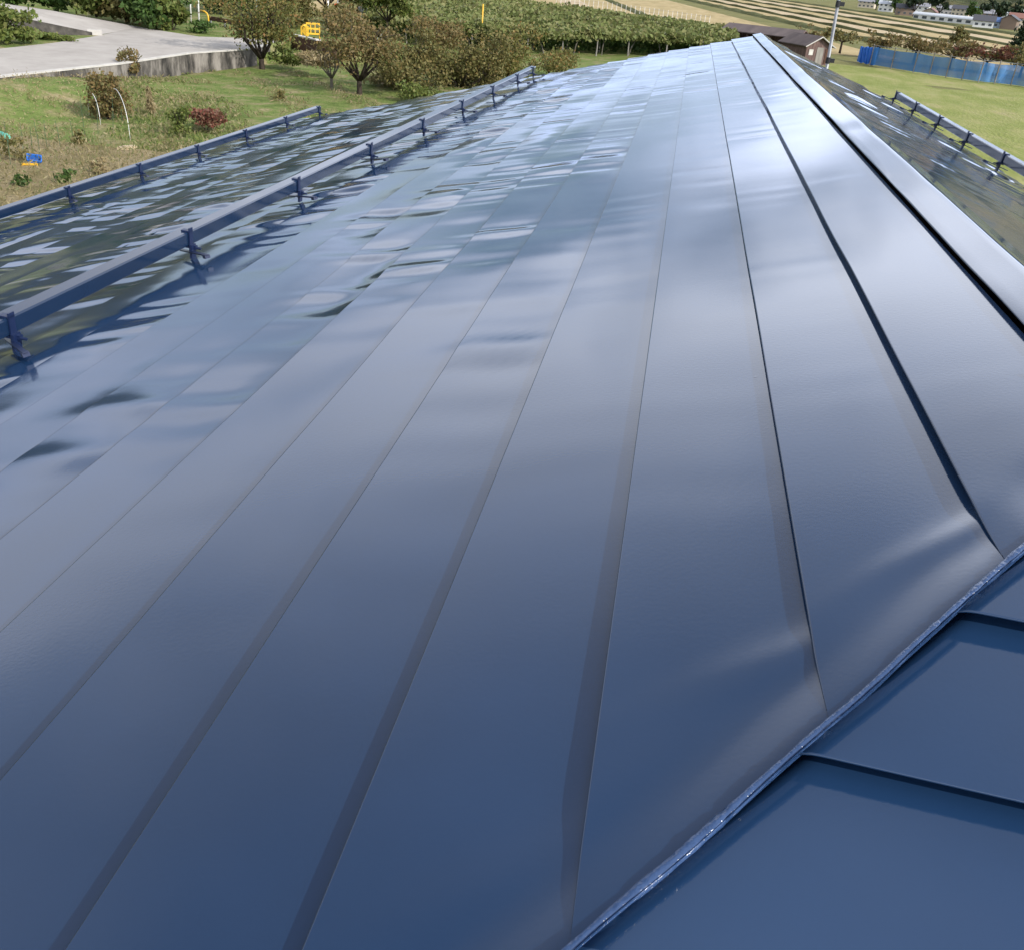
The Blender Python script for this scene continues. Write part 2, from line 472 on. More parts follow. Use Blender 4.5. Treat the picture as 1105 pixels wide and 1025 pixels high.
b.sheet([(EAVE_R-.02, hip_r(EAVE_R), zr(EAVE_R)-.10), (CREST.x, RIDGE0, CREST.z-.10), (CREST.x, VERGE, CREST.z-.10), (EAVE_R-.02, VERGE, zr(EAVE_R)-.10)])
b.build('soffit', plain('brown_soffit', (.12, .08, .05), .8), house)


# ---- snow guards: square rails strapped to brackets
def snow_guard(x, y0, y1, ys, zf, sgn, label, skew=.03, yref=2.2):
    """x = face of the rail looking up-slope; sgn=+1 left slope (down-slope is -X)"""
    t = R(-3) if sgn > 0 else R(-4)                         # the left rails stand plumb, the right one square to its slope
    tf = SL if sgn > 0 else -SR
    ex = Vector((math.cos(t), 0, math.sin(t)))*sgn        # up the slope
    en = Vector((-math.sin(t), 0, math.cos(t)))
    ey = Vector((0, 1, 0))
    rot = Matrix((ex, ey, en)).transposed()
    A, H0 = .056, .050                                    # rail size and gap beneath it
    r = MB()

    def X_(y): return x+skew*(y-yref)
    def P(u, y, h): return Vector((X_(y), y, zf(X_(y))))+ex*u+en*h
    # hollow square tube with rounded arrises and a thin lip at the open ends
    bev = .005
    sec = [(-bev, 0), (-A+bev, 0), (-A, bev), (-A, A-bev), (-A+bev, A), (-bev, A), (0, A-bev), (0, bev)]
    n = len(sec)
    for j in range(2):
        pass
    vs = [P(u, y0, H0+h) for u, h in sec]+[P(u, y1, H0+h) for u, h in sec]
    ins = [(-A/2+(u+A/2)*.9, A/2+(h-A/2)*.9) for u, h in sec]
    vs += [P(u, y0, H0+h) for u, h in ins]+[P(u, y1, H0+h) for u, h in ins]
    fs = [(i, (i+1) % n, n+(i+1) % n, n+i) for i in range(n)]
    fs += [(i, 2*n+i, 2*n+(i+1) % n, (i+1) % n) for i in range(n)]
    fs += [(n+i, n+(i+1) % n, 3*n+(i+1) % n, 3*n+i) for i in range(n)]
    fs += [(2*n+i, 3*n+i, 3*n+(i+1) % n, 2*n+(i+1) % n) for i in range(n)]
    r.add(vs, fs)
    rail = r.build('snow_rail', M_NAVY, house)
    rail['label'] = label
    b = MB()                                              # one bracket, built at y = 0
    def bx(u, y, h, su, sy, sh): b.box(ex*u+ey*y+en*h, (su, sy, sh), rot=rot)
    bx(.0035, 0, .072, .005, .026, .10)                   # strap up the face
    bx(-.012, 0, H0+A+.003, .036, .026, .005)             # hooked over the top
    bx(.010, 0, .030, .010, .034, .055)                   # clamp cheek
    bx(-.03, 0, H0-.004, .07, .026, .006)                 # seat under the rail
    bx(.019, .004, .045, .012, .016, .016)                # nut
    b.tube([ex*.0+ey*.0+en*.045, ex*.045+en*.045], .0045, 6)
    fr_ = Matrix.Rotation(tf, 3, Vector((0, -1, 0))) @ Matrix.Rotation(R(-42*sgn), 3, 'Z')
    def fx(u, h, su, sy, sh): b.box(fr_ @ Vector((u*sgn, 0, h)), (su, sy, sh), rot=fr_)
    fx(.06, .0265, .30, .014, .005)                       # long foot lying on the courses
    fx(.195, .021, .03, .02, .012)                         # catch that grips the fold
    first = None
    for y in ys:
        if first is None:
            o = b.build('bracket', M_BRK, rail); first = o
        else:
            o = first.copy(); col.objects.link(o); o.parent = rail
        o.location = (X_(y), y, zf(X_(y)))
    return rail


snow_guard(-1.87, -.4, 10.6, [1.30+1.046*i for i in range(9)]+[10.45], zl, 1, 'nearer left snow rail', .037, 2.2)
snow_guard(-4.24, -3.5, 10.66, [.75+.9*i for i in range(11)]+[10.6], zl, 1, 'outer left snow rail', .05, 5.5)
snow_guard(1.98, 0.2, 9.9, [9.86-.83*i for i in range(10)], zr, -1, 'right snow rail', -.02, 9.9)

#SETTING
# ------------------------------------------------------------------ ground, roads, fields
M_GRASS = noise_mat('patchy_grass', [(.26, (.055, .075, .02)), (.38, (.10, .14, .035)), (.48, (.14, .185, .05)), (.56, (.19, .19, .075)), (.64, (.28, .235, .13)), (.76, (.34, .28, .17))],
                    .8, 10, .95, bump=1., bscale=7, spec=.1, bdist=.12, rgh=.68)
M_DRY = noise_mat('dry_weeds_ground', [(.3, (.10, .10, .035)), (.45, (.21, .17, .085)), (.6, (.30, .24, .14)), (.75, (.16, .15, .06))], .8, 9, .95, bump=.9, bscale=11, spec=.1, bdist=.12, rgh=.7)
M_CONC = noise_mat('road_concrete', [(.3, (.30, .275, .245)), (.5, (.37, .34, .305)), (.7, (.43, .40, .36))], .5, 10, .9, bump=.25, bscale=14, spec=.2, bdist=.01, rgh=.7)
M_WALLC = noise_mat('stained_concrete', [(.38, (.03, .028, .025)), (.49, (.10, .09, .078)), (.58, (.21, .19, .165)), (.75, (.34, .31, .27))], 1.3, 10, .9, bump=.4, bscale=8, spec=.2, stretch=(1, 1, .35), bdist=.03, rgh=.7)
M_COPE = noise_mat('pale_coping', [(.3, (.40, .38, .34)), (.7, (.58, .55, .50))], 2, bump=.2)
M_LAWN = noise_mat('mown_grass', [(.28, (.15, .175, .04)), (.45, (.19, .215, .055)), (.58, (.26, .255, .095)), (.7, (.30, .26, .13)), (.8, (.22, .18, .10))], .3, 10, .95, bump=.9, bscale=6, spec=.1, bdist=.12, rgh=.72, stretch=(1, .45, 1))
M_SOIL = noise_mat('bare_soil', [(.3, (.10, .085, .05)), (.6, (.15, .12, .075)), (.8, (.12, .13, .05))], .7, 9, .95, bump=.8, bscale=6, spec=.1, bdist=.1)
M_STUB = noise_mat('rice_stubble', [(.3, (.27, .215, .10)), (.5, (.36, .28, .14)), (.65, (.42, .33, .18)), (.8, (.30, .26, .12))], .12, 9, .95, bump=.5, bscale=3, spec=.1, bdist=.1, stretch=(3, .5, 1), rgh=.65)
M_STUB2 = noise_mat('pale_stubble', [(.3, (.36, .28, .17)), (.7, (.48, .385, .25))], .2, 9, .95, bump=.4, bscale=3, spec=.1, stretch=(3, .5, 1))
M_LEVEE = noise_mat('levee_grass', [(.3, (.045, .055, .016)), (.55, (.085, .09, .03)), (.75, (.15, .13, .055))], .5, 8, .95, bump=.8, bscale=4, spec=.1, bdist=.2)
M_FLDG = noise_mat('field_grass', [(.3, (.10, .11, .035)), (.55, (.17, .16, .06)), (.75, (.25, .21, .10))], .12, 8, .95, bump=.6, bscale=3, spec=.1, bdist=.2)

FD = Vector((-.171, .985, 0)); FN = Vector((.985, .171, 0))      # lie of the rice fields
b = MB(); gs = 9000
b.sheet([(-gs, -gs, -.02), (gs, -gs, -.02), (gs, gs, -.02), (-gs, gs, -.02)])
tag(b.build('ground', M_FLDG), kind='structure')


def sstep(a, b_, x): return (lambda t: t*t*(3-2*t))(np.clip((np.asarray(x, float)-a)/(b_-a), 0, 1))


def bank(x, y):                                     # the yard climbs to meet the road where the wall runs out
    return .98*(1-sstep(-26.2, -22.0, x))*(1-sstep(33, 50, y))


def mesh_sheet(name, x0, x1, y0, y1, nx, ny, z, amp, m, sc=2.5, seed=40):
    xs = np.linspace(x0, x1, nx); ys = np.linspace(y0, y1, ny)
    X, Y = np.meshgrid(xs, ys, indexing='ij')
    Z = z+amp*(n1((X*.8+Y*.6)/sc, seed)+n1((X*.5-Y*.85)/(sc*.8), seed+1)+.6*n1((X*.2+Y)/(sc*.4), seed+2)+.6*n1((X-Y*.3)/(sc*.35), seed+3))*.4
    if name == 'yard': Z = Z+np.where(X > -26.5, bank(X, Y), 0)
    V = np.stack([X, Y, Z], -1).reshape(-1, 3)
    a = np.arange(nx-1)[:, None]*ny+np.arange(ny-1)[None, :]
    o = np_obj(name, V, np.stack([a, a+ny, a+ny+1, a+1], -1).reshape(-1, 4), m, smooth=True)
    return tag(o, kind='structure')


mesh_sheet('yard', -60, 6, 2, 100, 260, 220, .045, .05, M_GRASS)
mesh_sheet('lawn', 6, 34, -6, 104, 60, 140, .03, .04, M_LAWN, seed=50)
mesh_sheet('vegetable_plot', -24.5, -9, 9, 29.5, 50, 70, .125, .05, M_DRY, seed=60)

# the raised ground along the road: a terrace with a bank where there is no wall
TOP = [(-26.75, 4), (-26.75, 36), (-25.95, 43), (-25.95, 50), (-24.9, 54), (-25.2, 60), (-25.5, 64), (-21.8, 60.6), (-19.5, 64), (-23, 74), (-32, 84), (-60, 110), (-140, 130), (-140, 4)]
OFF = [.0, .0, .0, .0, .0, .9, .3, .3, 2.5, 4, 4, 6, 0, 0]
b = MB()
n = len(TOP); bot = []
for i, (p, o_) in enumerate(zip(TOP, OFF)):
    a_, c_ = Vector(TOP[i-1]), Vector(TOP[(i+1) % n]); d = (c_-a_).normalized()
    bot.append((p[0]+d.y*o_, p[1]-d.x*o_))
b.add([(x, y, 1.0) for x, y in TOP]+[(x, y, -.01) for x, y in bot], [tuple(range(n))]+[(i, n+i, n+(i+1) % n, (i+1) % n) for i in range(n)])
tag(b.build('terrace', M_GRASS), kind='structure')


def poly_sheet(name, pts, m, z=None):
    b = MB(); b.sheet([(p[0], p[1], p[2] if z is None else z) for p in pts])
    return tag(b.build(name, m), kind='structure')


road = [(-40, 12), (-26.6, 30), (-26.55, 36), (-25.8, 43), (-25.8, 50), (-24.75, 54), (-25.2, 59.5), G(300, 44, 1.), G(262, 41.5, 1.), G(215, 40, 1.), G(170, 33, 1.), G(150, 29.5, 1.), G(106, 39, 1.), G(60, 46.5, 1.), G(0, 53, 1.), (-62, 26)]
poly_sheet('road', [(p[0], p[1], 1.006) for p in road], M_CONC)
ra, rb, rc, rd = G(106, 38.2, 1.012), G(152, 29.8, 1.012), G(54, 11.5, 1.75), G(32, 22, 1.75)
re_, rf_ = rc+(rc-rb)*1.1, rd+(rd-ra)*1.1
re_.z = rf_.z = 2.3
b = MB(); b.add([ra, rb, rc, rd, re_, rf_], [(0, 1, 2, 3), (3, 2, 4, 5)])
tag(b.build('side_road', M_CONC), kind='structure')

# retaining wall under the road
b = MB(); w = [(-26.62, 24), (-26.62, 36), (-25.83, 43), (-25.83, 50), (-24.78, 54), (-24.9, 58)]
for (x0, y0), (x1, y1) in zip(w[:-1], w[1:]):
    d = Vector((x1-x0, y1-y0, 0)); L_ = d.length; a_ = math.atan2(d.y, d.x)
    b.box((((x0+x1)/2), (y0+y1)/2, .46), (L_+.05, .24, 1.04), a_)
b.sheet([(0, 0, -5)]*3) if False else None
t = b.build('retaining_wall', M_WALLC); tag(t, 'low stained concrete retaining wall below the concrete road', 'wall')
b = MB()
for (x0, y0), (x1, y1) in zip(w[:-1], w[1:]):
    d = Vector((x1-x0, y1-y0, 0)); a_ = math.atan2(d.y, d.x)
    b.box((((x0+x1)/2), (y0+y1)/2, 1.012), (d.length+.03, .30, .06), a_)
b.build('coping', M_COPE, t)
b = MB()
dv = (rd-ra).normalized(); nv = Vector((dv.y, -dv.x, 0)).normalized()
p0, p1, p2 = ra+dv*.2, Vector(rd), Vector(rf_)
for p, q in ((p0, p1), (p1, p2)):
    vs = []
    for s_ in (.0, .3):
        vs += [Vector((p.x, p.y, .9))+nv*s_, Vector((q.x, q.y, .9))+nv*s_, Vector((q.x, q.y, q.z+.03))+nv*s_, Vector((p.x, p.y, p.z+.08))+nv*s_]
    b.add(vs, [(0, 1, 2, 3), (7, 6, 5, 4), (3, 2, 6, 7), (0, 3, 7, 4), (1, 5, 6, 2)])
t = b.build('culvert_wall', noise_mat('shade_toned_concrete', [(.35, (.03, .028, .025)), (.55, (.08, .072, .062)), (.75, (.16, .145, .125))], 1.5, 9, .9, bump=.4)); tag(t, 'concrete wall in a painted shade tone holding up the side road', 'wall')  # the shade on this wall face is put into its dark concrete colour
b = MB(); b.box(p0+Vector((-.05, .15, .06))+nv*.05, (.75, .55, .34), .5); b.build('end_block', M_COPE, t)

# fields beyond: strips of stubble divided by grassy levees
CLIPX = lambda p: p


def strip(name, o0, o1, s0, s1, z, m, rise=0):
    """a strip between two offsets o (across) and two stations s (along) of the field grid"""
    b = MB()
    if not rise:
        b.sheet([FN*o0+FD*s0+Vector((0, 0, z)), FN*o1+FD*s0+Vector((0, 0, z)), FN*o1+FD*s1+Vector((0, 0, z)), FN*o0+FD*s1+Vector((0, 0, z))])
    else:
        for k in range(40):
            sa, sb = s0+(s1-s0)*k/40, s0+(s1-s0)*(k+1)/40
            ha, hb = rise*(.8+.3*math.sin(k*2.1)), rise*(.8+.3*math.sin((k+1)*2.1))
            q = .28*(o1-o0)
            A_ = [FN*o0+FD*sa, FN*(o0+q)+FD*sa+Vector((0, 0, ha)), FN*(o1-q)+FD*sa+Vector((0, 0, ha)), FN*o1+FD*sa]
            B_ = [FN*o0+FD*sb, FN*(o0+q)+FD*sb+Vector((0, 0, hb)), FN*(o1-q)+FD*sb+Vector((0, 0, hb)), FN*o1+FD*sb]
            b.add(A_+B_, [(i, i+1, i+5, i+4) for i in range(3)])
    return tag(b.build(name, m), kind='structure')


def off(px, py): return G(px, py, 0).dot(FN)


# bright stubble field behind the vineyard (upper centre), then the ribbons to the right
LV = [(1060, 61.5), (1060, 52.5), (1060, 44.5), (1060, 38.0), (1060, 32.5)]
offs = [off(*p) for p in LV]
edges_ = [off(1060, 68)]
strip('rice_field', off(1060, 70), offs[0]-.5, 100, 420, .004, M_STUB)
strip('rice_field', offs[0]+.5, offs[1]-.5, 100, 460, .004, M_STUB2)
strip('rice_field', offs[1]+.5, offs[2]-.5, 100, 480, .004, M_STUB)
strip('rice_field', offs[2]+.5, offs[3]-.5, 100, 500, .004, M_STUB2)
strip('rice_field', offs[3]+3.5, offs[4]-3, 100, 520, .004, M_STUB)
for o_, wd, hh in zip(offs, (.7, .8, 1.1, 1.5, 2.2), (.5, .5, .5, .5, .5)):
    strip('levee', o_-wd, o_+wd, 100, 520, 0, M_LEVEE, hh)
q0 = off(870, 25)
strip('rice_field', -26, off(860, 34)-2, 116, 330, .006, M_STUB)
strip('levee', off(700, 19)-1.2, off(700, 19)+1.2, 122, 330, 0, M_LEVEE, .3)
strip('dirt_track', off(640, 18)-3.2, off(640, 18)+2.4, 118, 330, .012, M_STUB2)
strip('levee', off(860, 27)-2.0, off(860, 27)+2.0, 150, 420, 0, M_LEVEE, .5)
strip('rice_field', -80, -27, 142, 420, .006, M_STUB2)

# ------------------------------------------------------------------ far hills
M_HILL = noise_mat('wooded_hill', [(.3, (.035, .045, .022)), (.5, (.065, .072, .032)), (.62, (.10, .09, .04)), (.75, (.13, .105, .05))], .03, 10, .95, bump=1., bscale=.06, spec=.05, bdist=14, rgh=.75)


def hill_ring(name, az0, az1, r0, r1, hfun, seed, na=180, nr=22):
    A_ = np.radians(np.linspace(az0, az1, na)); T = np.linspace(0, 1, nr)
    V = np.zeros((na, nr, 3))
    for j, t in enumerate(T):
        r = r0+(r1-r0)*t
        h = hfun(A_)*np.sin(min(1, t*1.25)*math.pi/2)**1.3
        h = h*(1+.22*n1(A_*23+t*6, seed)+.12*n1(A_*61+t*17, seed+1)+.06*n1(A_*170+t*31, seed+2))
        V[:, j, 0] = np.sin(A_)*r; V[:, j, 1] = np.cos(A_)*r; V[:, j, 2] = h*(t > 0)-.03
    a = np.arange(na-1)[:, None]*nr+np.arange(nr-1)[None, :]
    o = np_obj(name, V.reshape(-1, 3), np.stack([a, a+nr, a+nr+1, a+1], -1).reshape(-1, 4), M_HILL, smooth=True)
    return tag(o, kind='structure')


hill_ring('hills', -125, 125, 900, 2600, lambda A: 62+120*np.exp(-((A+1.05)/.52)**2)+110*np.exp(-((A-.42)/.25)**2)+190*np.exp(-((A-1.3)/.5)**2), 90, na=420)

# ------------------------------------------------------------------ plants
LEAF = {
    'persimmon': leaf_mat('persimmon_leaves', [(.24, .13, .045), (.17, .14, .04), (.13, .13, .035), (.11, .13, .035), (.15, .15, .045), (.21, .17, .06)]),
    'olive': leaf_mat('olive_leaves', [(.10, .10, .03), (.13, .125, .04), (.18, .145, .05), (.085, .095, .028), (.20, .14, .05), (.14, .145, .045)]),
    'brown': leaf_mat('autumn_brown_leaves', [(.18, .12, .05), (.14, .115, .045), (.22, .145, .055), (.12, .11, .04), (.15, .14, .045)]),
    'green': leaf_mat('green_leaves', [(.045, .085, .018), (.065, .12, .025), (.035, .07, .016), (.09, .14, .03), (.055, .095, .03)]),
    'ygreen': leaf_mat('yellow_green_leaves', [(.10, .14, .03), (.15, .17, .04), (.08, .12, .025), (.19, .18, .06)]),
    'dark': leaf_mat('dark_needles', [(.014, .026, .012), (.022, .04, .016), (.03, .05, .02), (.018, .03, .014)], .12),
    'red': leaf_mat('red_leaves', [(.17, .05, .035), (.12, .045, .03), (.22, .09, .06), (.13, .085, .04), (.20, .12, .08)]),
    'straw': leaf_mat('straw_blades', [(.32, .25, .13), (.26, .20, .10), (.38, .31, .18), (.20, .17, .07)]),
    'vine': leaf_mat('vine_leaves', [(.14, .17, .05), (.17, .19, .06), (.11, .14, .04), (.21, .21, .08), (.19, .18, .07)]),
    'weed': leaf_mat('weed_leaves', [(.16, .17, .06), (.24, .20, .09), (.34, .27, .15), (.12, .15, .05), (.40, .32, .19)], .4),
    'grass': leaf_mat('grass_blades', [(.16, .20, .05), (.21, .24, .07), (.08, .12, .03), (.25, .24, .10), (.36, .30, .17), (.11, .15, .04)], .4),
}
M_BARK = noise_mat('bark', [(.3, (.022, .017, .013)), (.7, (.07, .055, .042))], 6, 8, .95, bump=.8, bscale=14, spec=.1, stretch=(1, 1, .3))
M_BARKG = noise_mat('grey_bark', [(.3, (.09, .08, .065)), (.7, (.18, .16, .13))], 6, 8, .95, bump=.6, bscale=14, spec=.1, stretch=(1, 1, .3))
M_WOOD = noise_mat('grey_timber', [(.3, (.16, .145, .125)), (.7, (.28, .26, .23))], 4, 8, .9, bump=.3, spec=.1, stretch=(1, 1, .2))


def leaves(name, cen, size, m, parent=None, elong=1.6, upright=0., rng=None):
    """one mesh of leaf-sized bent quads, one at each point of cen"""
    rng = rng or RNG
    cen = np.asarray(cen, dtype=float); n = len(cen)
    d = rng.normal(size=(n, 3)); d[:, 2] = d[:, 2]*(1-upright)+upright*2.0
    d /= np.linalg.norm(d, axis=1)[:, None]
    e = rng.normal(size=(n, 3)); e -= d*(e*d).sum(1)[:, None]; e /= np.linalg.norm(e, axis=1)[:, None]
    s = size*rng.uniform(.6, 1.35, n)[:, None]
    V = np.stack([cen-d*s*elong*.5, cen+e*s*.5, cen+d*s*elong*.5, cen-e*s*.5], 1).reshape(-1, 3)
    a = np.arange(n)[:, None]*4+np.arange(4)[None, :]
    return np_obj(name, V, a, m, parent)


def clumps(blobs, n, rng=None, hollow=.45, fuzz=.16):
    """points spread through ellipsoid clumps (x,y,z,rx,ry,rz), thinner in the middle"""
    rng = rng or RNG
    B = np.array(blobs, dtype=float); wt = B[:, 3]*B[:, 4]+B[:, 5]*B[:, 3]; wt /= wt.sum()
    k = rng.choice(len(B), n, p=wt)
    v = rng.normal(size=(n, 3)); v /= np.linalg.norm(v, axis=1)[:, None]
    r = (hollow+(1-hollow)*rng.uniform(0, 1, n)**.6)*(1+rng.normal(size=n)*fuzz)
    return B[k, :3]+v*B[k, 3:6]*r[:, None]


def tree(name, label, loc, h, w, leaf, nleaf, lsize, trunk_h=.3, lean=0, group=None, tr=.11, nl=6, nb=13, bark=None, dens=1., low=.32, cat='tree', seed=0, flat=1.):
    rg = np.random.default_rng(1000+seed)
    t = thing(name, label, cat, loc, group)
    b = MB(); th = h*trunk_h
    fork = Vector((lean*.5, 0, th))
    b.tube([(0, 0, -.15), (lean*.1, .02, th*.35), (lean*.3, -.02, th*.7), fork], [tr*1.35, tr*1.05, tr*.95, tr*.9], 9)
    tips = []
    for k in range(nl):
        a = 2*math.pi*(k+rg.uniform(-.3, .3))/nl
        rr = w*.5*rg.uniform(.45, .8); zt = h*(rg.uniform(.62, .93) if trunk_h > .1 else rg.uniform(.25, .9))
        e = Vector((lean+math.cos(a)*rr, math.sin(a)*rr, zt))
        m1 = fork.lerp(e, .4)+Vector((math.cos(a)*rr*.22, math.sin(a)*rr*.22, -h*.03)); m2 = fork.lerp(e, .72)+Vector((rg.normal()*.08, rg.normal()*.08, h*.02))
        b.tube([fork-Vector((0, 0, .05)), m1, m2, e], [tr*.62, tr*.42, tr*.25, tr*.07], 6)
        tips += [e, m2, m1.lerp(m2, .5)]
        for q in range(3):
            s_ = m1.lerp(e, rg.uniform(.2, .8)); ee = s_+Vector((rg.normal()*w*.16, rg.normal()*w*.16, abs(rg.normal())*h*.12))
            b.tube([s_, s_.lerp(ee, .5)+Vector((0, 0, .04)), ee], [tr*.2, tr*.13, tr*.04], 5); tips.append(ee)
    b.build('trunk', bark or M_BARK, t, True)
    bl = []
    for k in range(nb):
        p = tips[rg.integers(len(tips))]
        r = w*rg.uniform(.13, .24)
        bl.append((p.x+rg.normal()*w*.09, p.y+rg.normal()*w*.09, max(h*low, p.z+rg.normal()*h*.07), r*rg.uniform(.6, 1.3), r*rg.uniform(.6, 1.3), r*.7*rg.uniform(.6, 1.25)*flat))
    if nleaf: leaves('crown', clumps(bl, int(nleaf*dens), rg, .15, .32), lsize, LEAF[leaf], t, rng=rg)
    return t


def bush(name, label, loc, h, w, leaf, nleaf, lsize, cat='bush', group=None, seed=0, nb=9, upright=0., elong=1.6, stems=True, cone=False, d=None):
    rg = np.random.default_rng(5000+seed)
    t = thing(name, label, cat, loc, group); d = d or w
    bl = []
    for k in range(nb):
        a = rg.uniform(0, 6.28); q = math.sqrt(rg.uniform(0, 1)); z = rg.uniform(.18, .82)*h
        sh = (1.05-z/h) if cone else (1.0 if z < .55*h else 1.45-z/h*.8)
        rx = w*rg.uniform(.16, .27)*(sh if cone else 1)
        bl.append((math.cos(a)*q*w*.32*sh, math.sin(a)*q*d*.32*sh, z, rx, rx*d/w, h*rg.uniform(.13, .24)))
    pts = clumps(bl, nleaf, rg, .3, .2); pts[:, 2] = np.abs(pts[:, 2])+.02
    leaves('foliage', pts, lsize, LEAF[leaf], t, elong, upright, rg)
    if stems:
        b = MB()
        for k in range(7):
            a = rg.uniform(0, 6.28); e = Vector((math.cos(a)*w*.28, math.sin(a)*d*.28, h*rg.uniform(.55, .85)))
            b.tube([(0, 0, -.05), e*.5+Vector((0, 0, h*.08)), e], [.03*h/1.5, .02*h/1.5, .006], 5)
        b.build('stem', M_BARK, t)
    return t


# yard trees, from the persimmon by the wall towards the far end of the roof
tree('persimmon_tree', 'orange and yellow green tree with a forked trunk by the retaining wall', G(283, 77), 4.9, 4.5, 'persimmon', 5200, .105, .13, tr=.15, nl=8, nb=34, low=.28, seed=1)
t = tree('bare_tree', 'small nearly bare tree between two leafy ones on the grass', G(358, 99), 2.6, 2.2, 'brown', 420, .08, .25, tr=.08, nl=8, nb=16, bark=M_BARKG, seed=2)
tree('fruit_tree', 'olive brown tree with a dark trunk right of the small bare tree', G(388, 104), 4.3, 4.3, 'brown', 4000, .10, .17, tr=.13, nl=8, nb=30, low=.25, seed=3)
tree('fruit_tree', 'olive tree behind the yellow marker block, left of the dense hedge trees', G(437, 101), 3.3, 4.0, 'olive', 7600, .10, .05, tr=.15, nb=30, low=.10, seed=4)
tree('fruit_tree', 'broad dense olive tree whose foot meets the roof edge', G(497, 96), 3.0, 4.8, 'olive', 9500, .10, .04, tr=.15, nb=38, low=.06, seed=5)
tree('fruit_tree', 'dark brownish tree behind the far end of the nearer snow rail', G(548, 90), 2.9, 4.6, 'persimmon', 8600, .10, .04, tr=.14, nb=34, low=.06, seed=6)
tree('fruit_tree', 'olive tree rising behind the other hedge trees, beside the thin yellow pole', G(468, 62, .2), 2.6, 4.4, 'brown', 5200, .12, .05, tr=.14, nb=26, low=.08, seed=13)
bush('orange_bush', 'orange brown bush just past the end of the nearer snow rail', G(594, 83), 1.9, 3.4, 'persimmon', 2800, .09, seed=7)
bush('hedge_bush', 'low leafy bush at the roof edge between the two hedge trees', G(522, 98), 1.5, 3.2, 'olive', 2400, .09, seed=14)
bush('hedge_bush', 'low green bush at the roof edge below the yellow marker block', G(455, 112), 1.2, 3.0, 'ygreen', 1800, .09, seed=15)
tree('leafy_tree', 'bright green leafy tree above the white cone sign', G(418, 38, 1.), 3.8, 3.6, 'ygreen', 3200, .2, .25, nb=16, low=.2, seed=8)
tree('evergreen_tree', 'dark green tree behind the yellow barricade', G(352, 26, 1.), 6.0, 6.4, 'dark', 5200, .24, .2, nb=22, low=.1, seed=9)
tree('roadside_tree', 'dark leafy tree behind the teal grey pole', G(300, 20, 1.), 6.0, 5.5, 'green', 4200, .24, .2, nb=20, low=.1, seed=10)
tree('roadside_tree', 'dark tree standing at the top edge behind the two white posts', G(238, 12, 1.), 5.0, 5.5, 'dark', 3600, .24, .2, nb=18, low=.08, seed=11)
tree('roadside_tree', 'brown leaved tree behind the round mirror', G(385, 30, 1.), 3.4, 3.4, 'brown', 2400, .18, .25, nb=14, low=.2, seed=12)

# shrubs along the far side of the road
HB = [(18, 10, 'green', 'leftmost green shrub above the side road'), (62, 12, 'green', 'green shrub at the top of the side road, right of the leftmost one'), (104, 18, 'ygreen', 'yellow green shrub on the far side of the side road'), (138, 25, 'olive', 'olive shrub where the two roads meet'),
      (172, 31, 'green', 'green shrub overhanging the road left of the white posts'), (187, 33, 'ygreen', 'bright leafy shrub left of the white posts')]
for i, (px, py, lf, lb) in enumerate(HB):
    bush('roadside_shrub', lb, G(px, py, 1.3 if px < 120 else 1.), 3.4 if i < 5 else 1.8, 5.0 if i < 5 else 2.4, lf, 3400, .22, seed=20+i, group='shrubs along the far side of the road', nb=12)
bush('roadside_shrub', 'dark green shrub in the back row behind the road junction', G(150, 14, 1.), 3.6, 6, 'dark', 2600, .26, seed=30, nb=12, group='shrubs along the far side of the road')
bush('roadside_shrub', 'dark shrub in the back row at the top left', G(80, 4, 1.), 3.8, 6, 'dark', 2600, .26, seed=31, nb=12, group='shrubs along the far side of the road')
bush('roadside_shrub', 'green shrub behind the brown beam barrier', G(246, 16, 1.), 3.0, 5, 'green', 2400, .2, seed=35, nb=12, group='shrubs along the far side of the road')
bush('roadside_shrub', 'olive shrub between the parapet and the yellow lattice barricade', G(318, 30, 1.), 2.4, 4, 'olive', 2200, .16, seed=36, nb=12, group='shrubs along the far side of the road')
bush('roadside_shrub', 'dark shrub behind the white post right of the barricade', G(372, 40, 1.), 2.2, 4, 'olive', 2200, .16, seed=37, nb=12, group='shrubs along the far side of the road')
bush('weedy_bush', 'yellow green bush at the left edge below the dark wall', G(8, 47, 1.), 2.0, 3.6, 'ygreen', 2200, .15, seed=32)
bush('weedy_bush', 'low weeds growing along the foot of the dark wall', G(52, 43, 1.), .55, 4.2, 'ygreen', 1500, .12, seed=33, stems=False, d=1.6)
bush('weedy_bush', 'low leafy weeds at the foot of the yellow curved pipe', G(222, 36, 1.), .7, 2.6, 'green', 900, .12, seed=34, stems=False)

# plants of the yard
bush('round_bush', 'round brown green bush alone in the middle of the grass', G(118, 131), 1.75, 1.75, 'brown', 3400, .075, seed=40, nb=20)
bush('dry_clump', 'narrow upright clump of dry pale grass', G(163, 127), 1.15, .6, 'straw', 700, .05, seed=41, upright=.7, elong=5, stems=False, cone=True)
bush('red_bush', 'low round reddish bush near the outer snow rail', G(222, 143), .95, 1.75, 'red', 1900, .075, seed=42)
bush('yellow_shrub', 'thin yellowish shrub left of the reddish bush', G(196, 148), 1.1, 1.0, 'ygreen', 800, .07, seed=43)
bush('wall_weed', 'brown weed growing against the retaining wall', G(143, 81, .45), 1.15, 1.5, 'brown', 800, .10, seed=44)
bush('wall_weed', 'tuft of weeds on the bank below the persimmon tree', G(310, 72, .3), 1.0, 2.6, 'ygreen', 1000, .12, seed=45, stems=False)
bush('wall_weed', 'small dark weed in the grass beyond the outer snow rail', G(300, 110), .6, .7, 'olive', 350, .06, seed=46, stems=False)
bush('bank_weed', 'straw coloured weeds on the bank behind the small bare tree', G(340, 74, .5), .9, 3.0, 'straw', 1300, .10, seed=47, stems=False, upright=.4, elong=3)
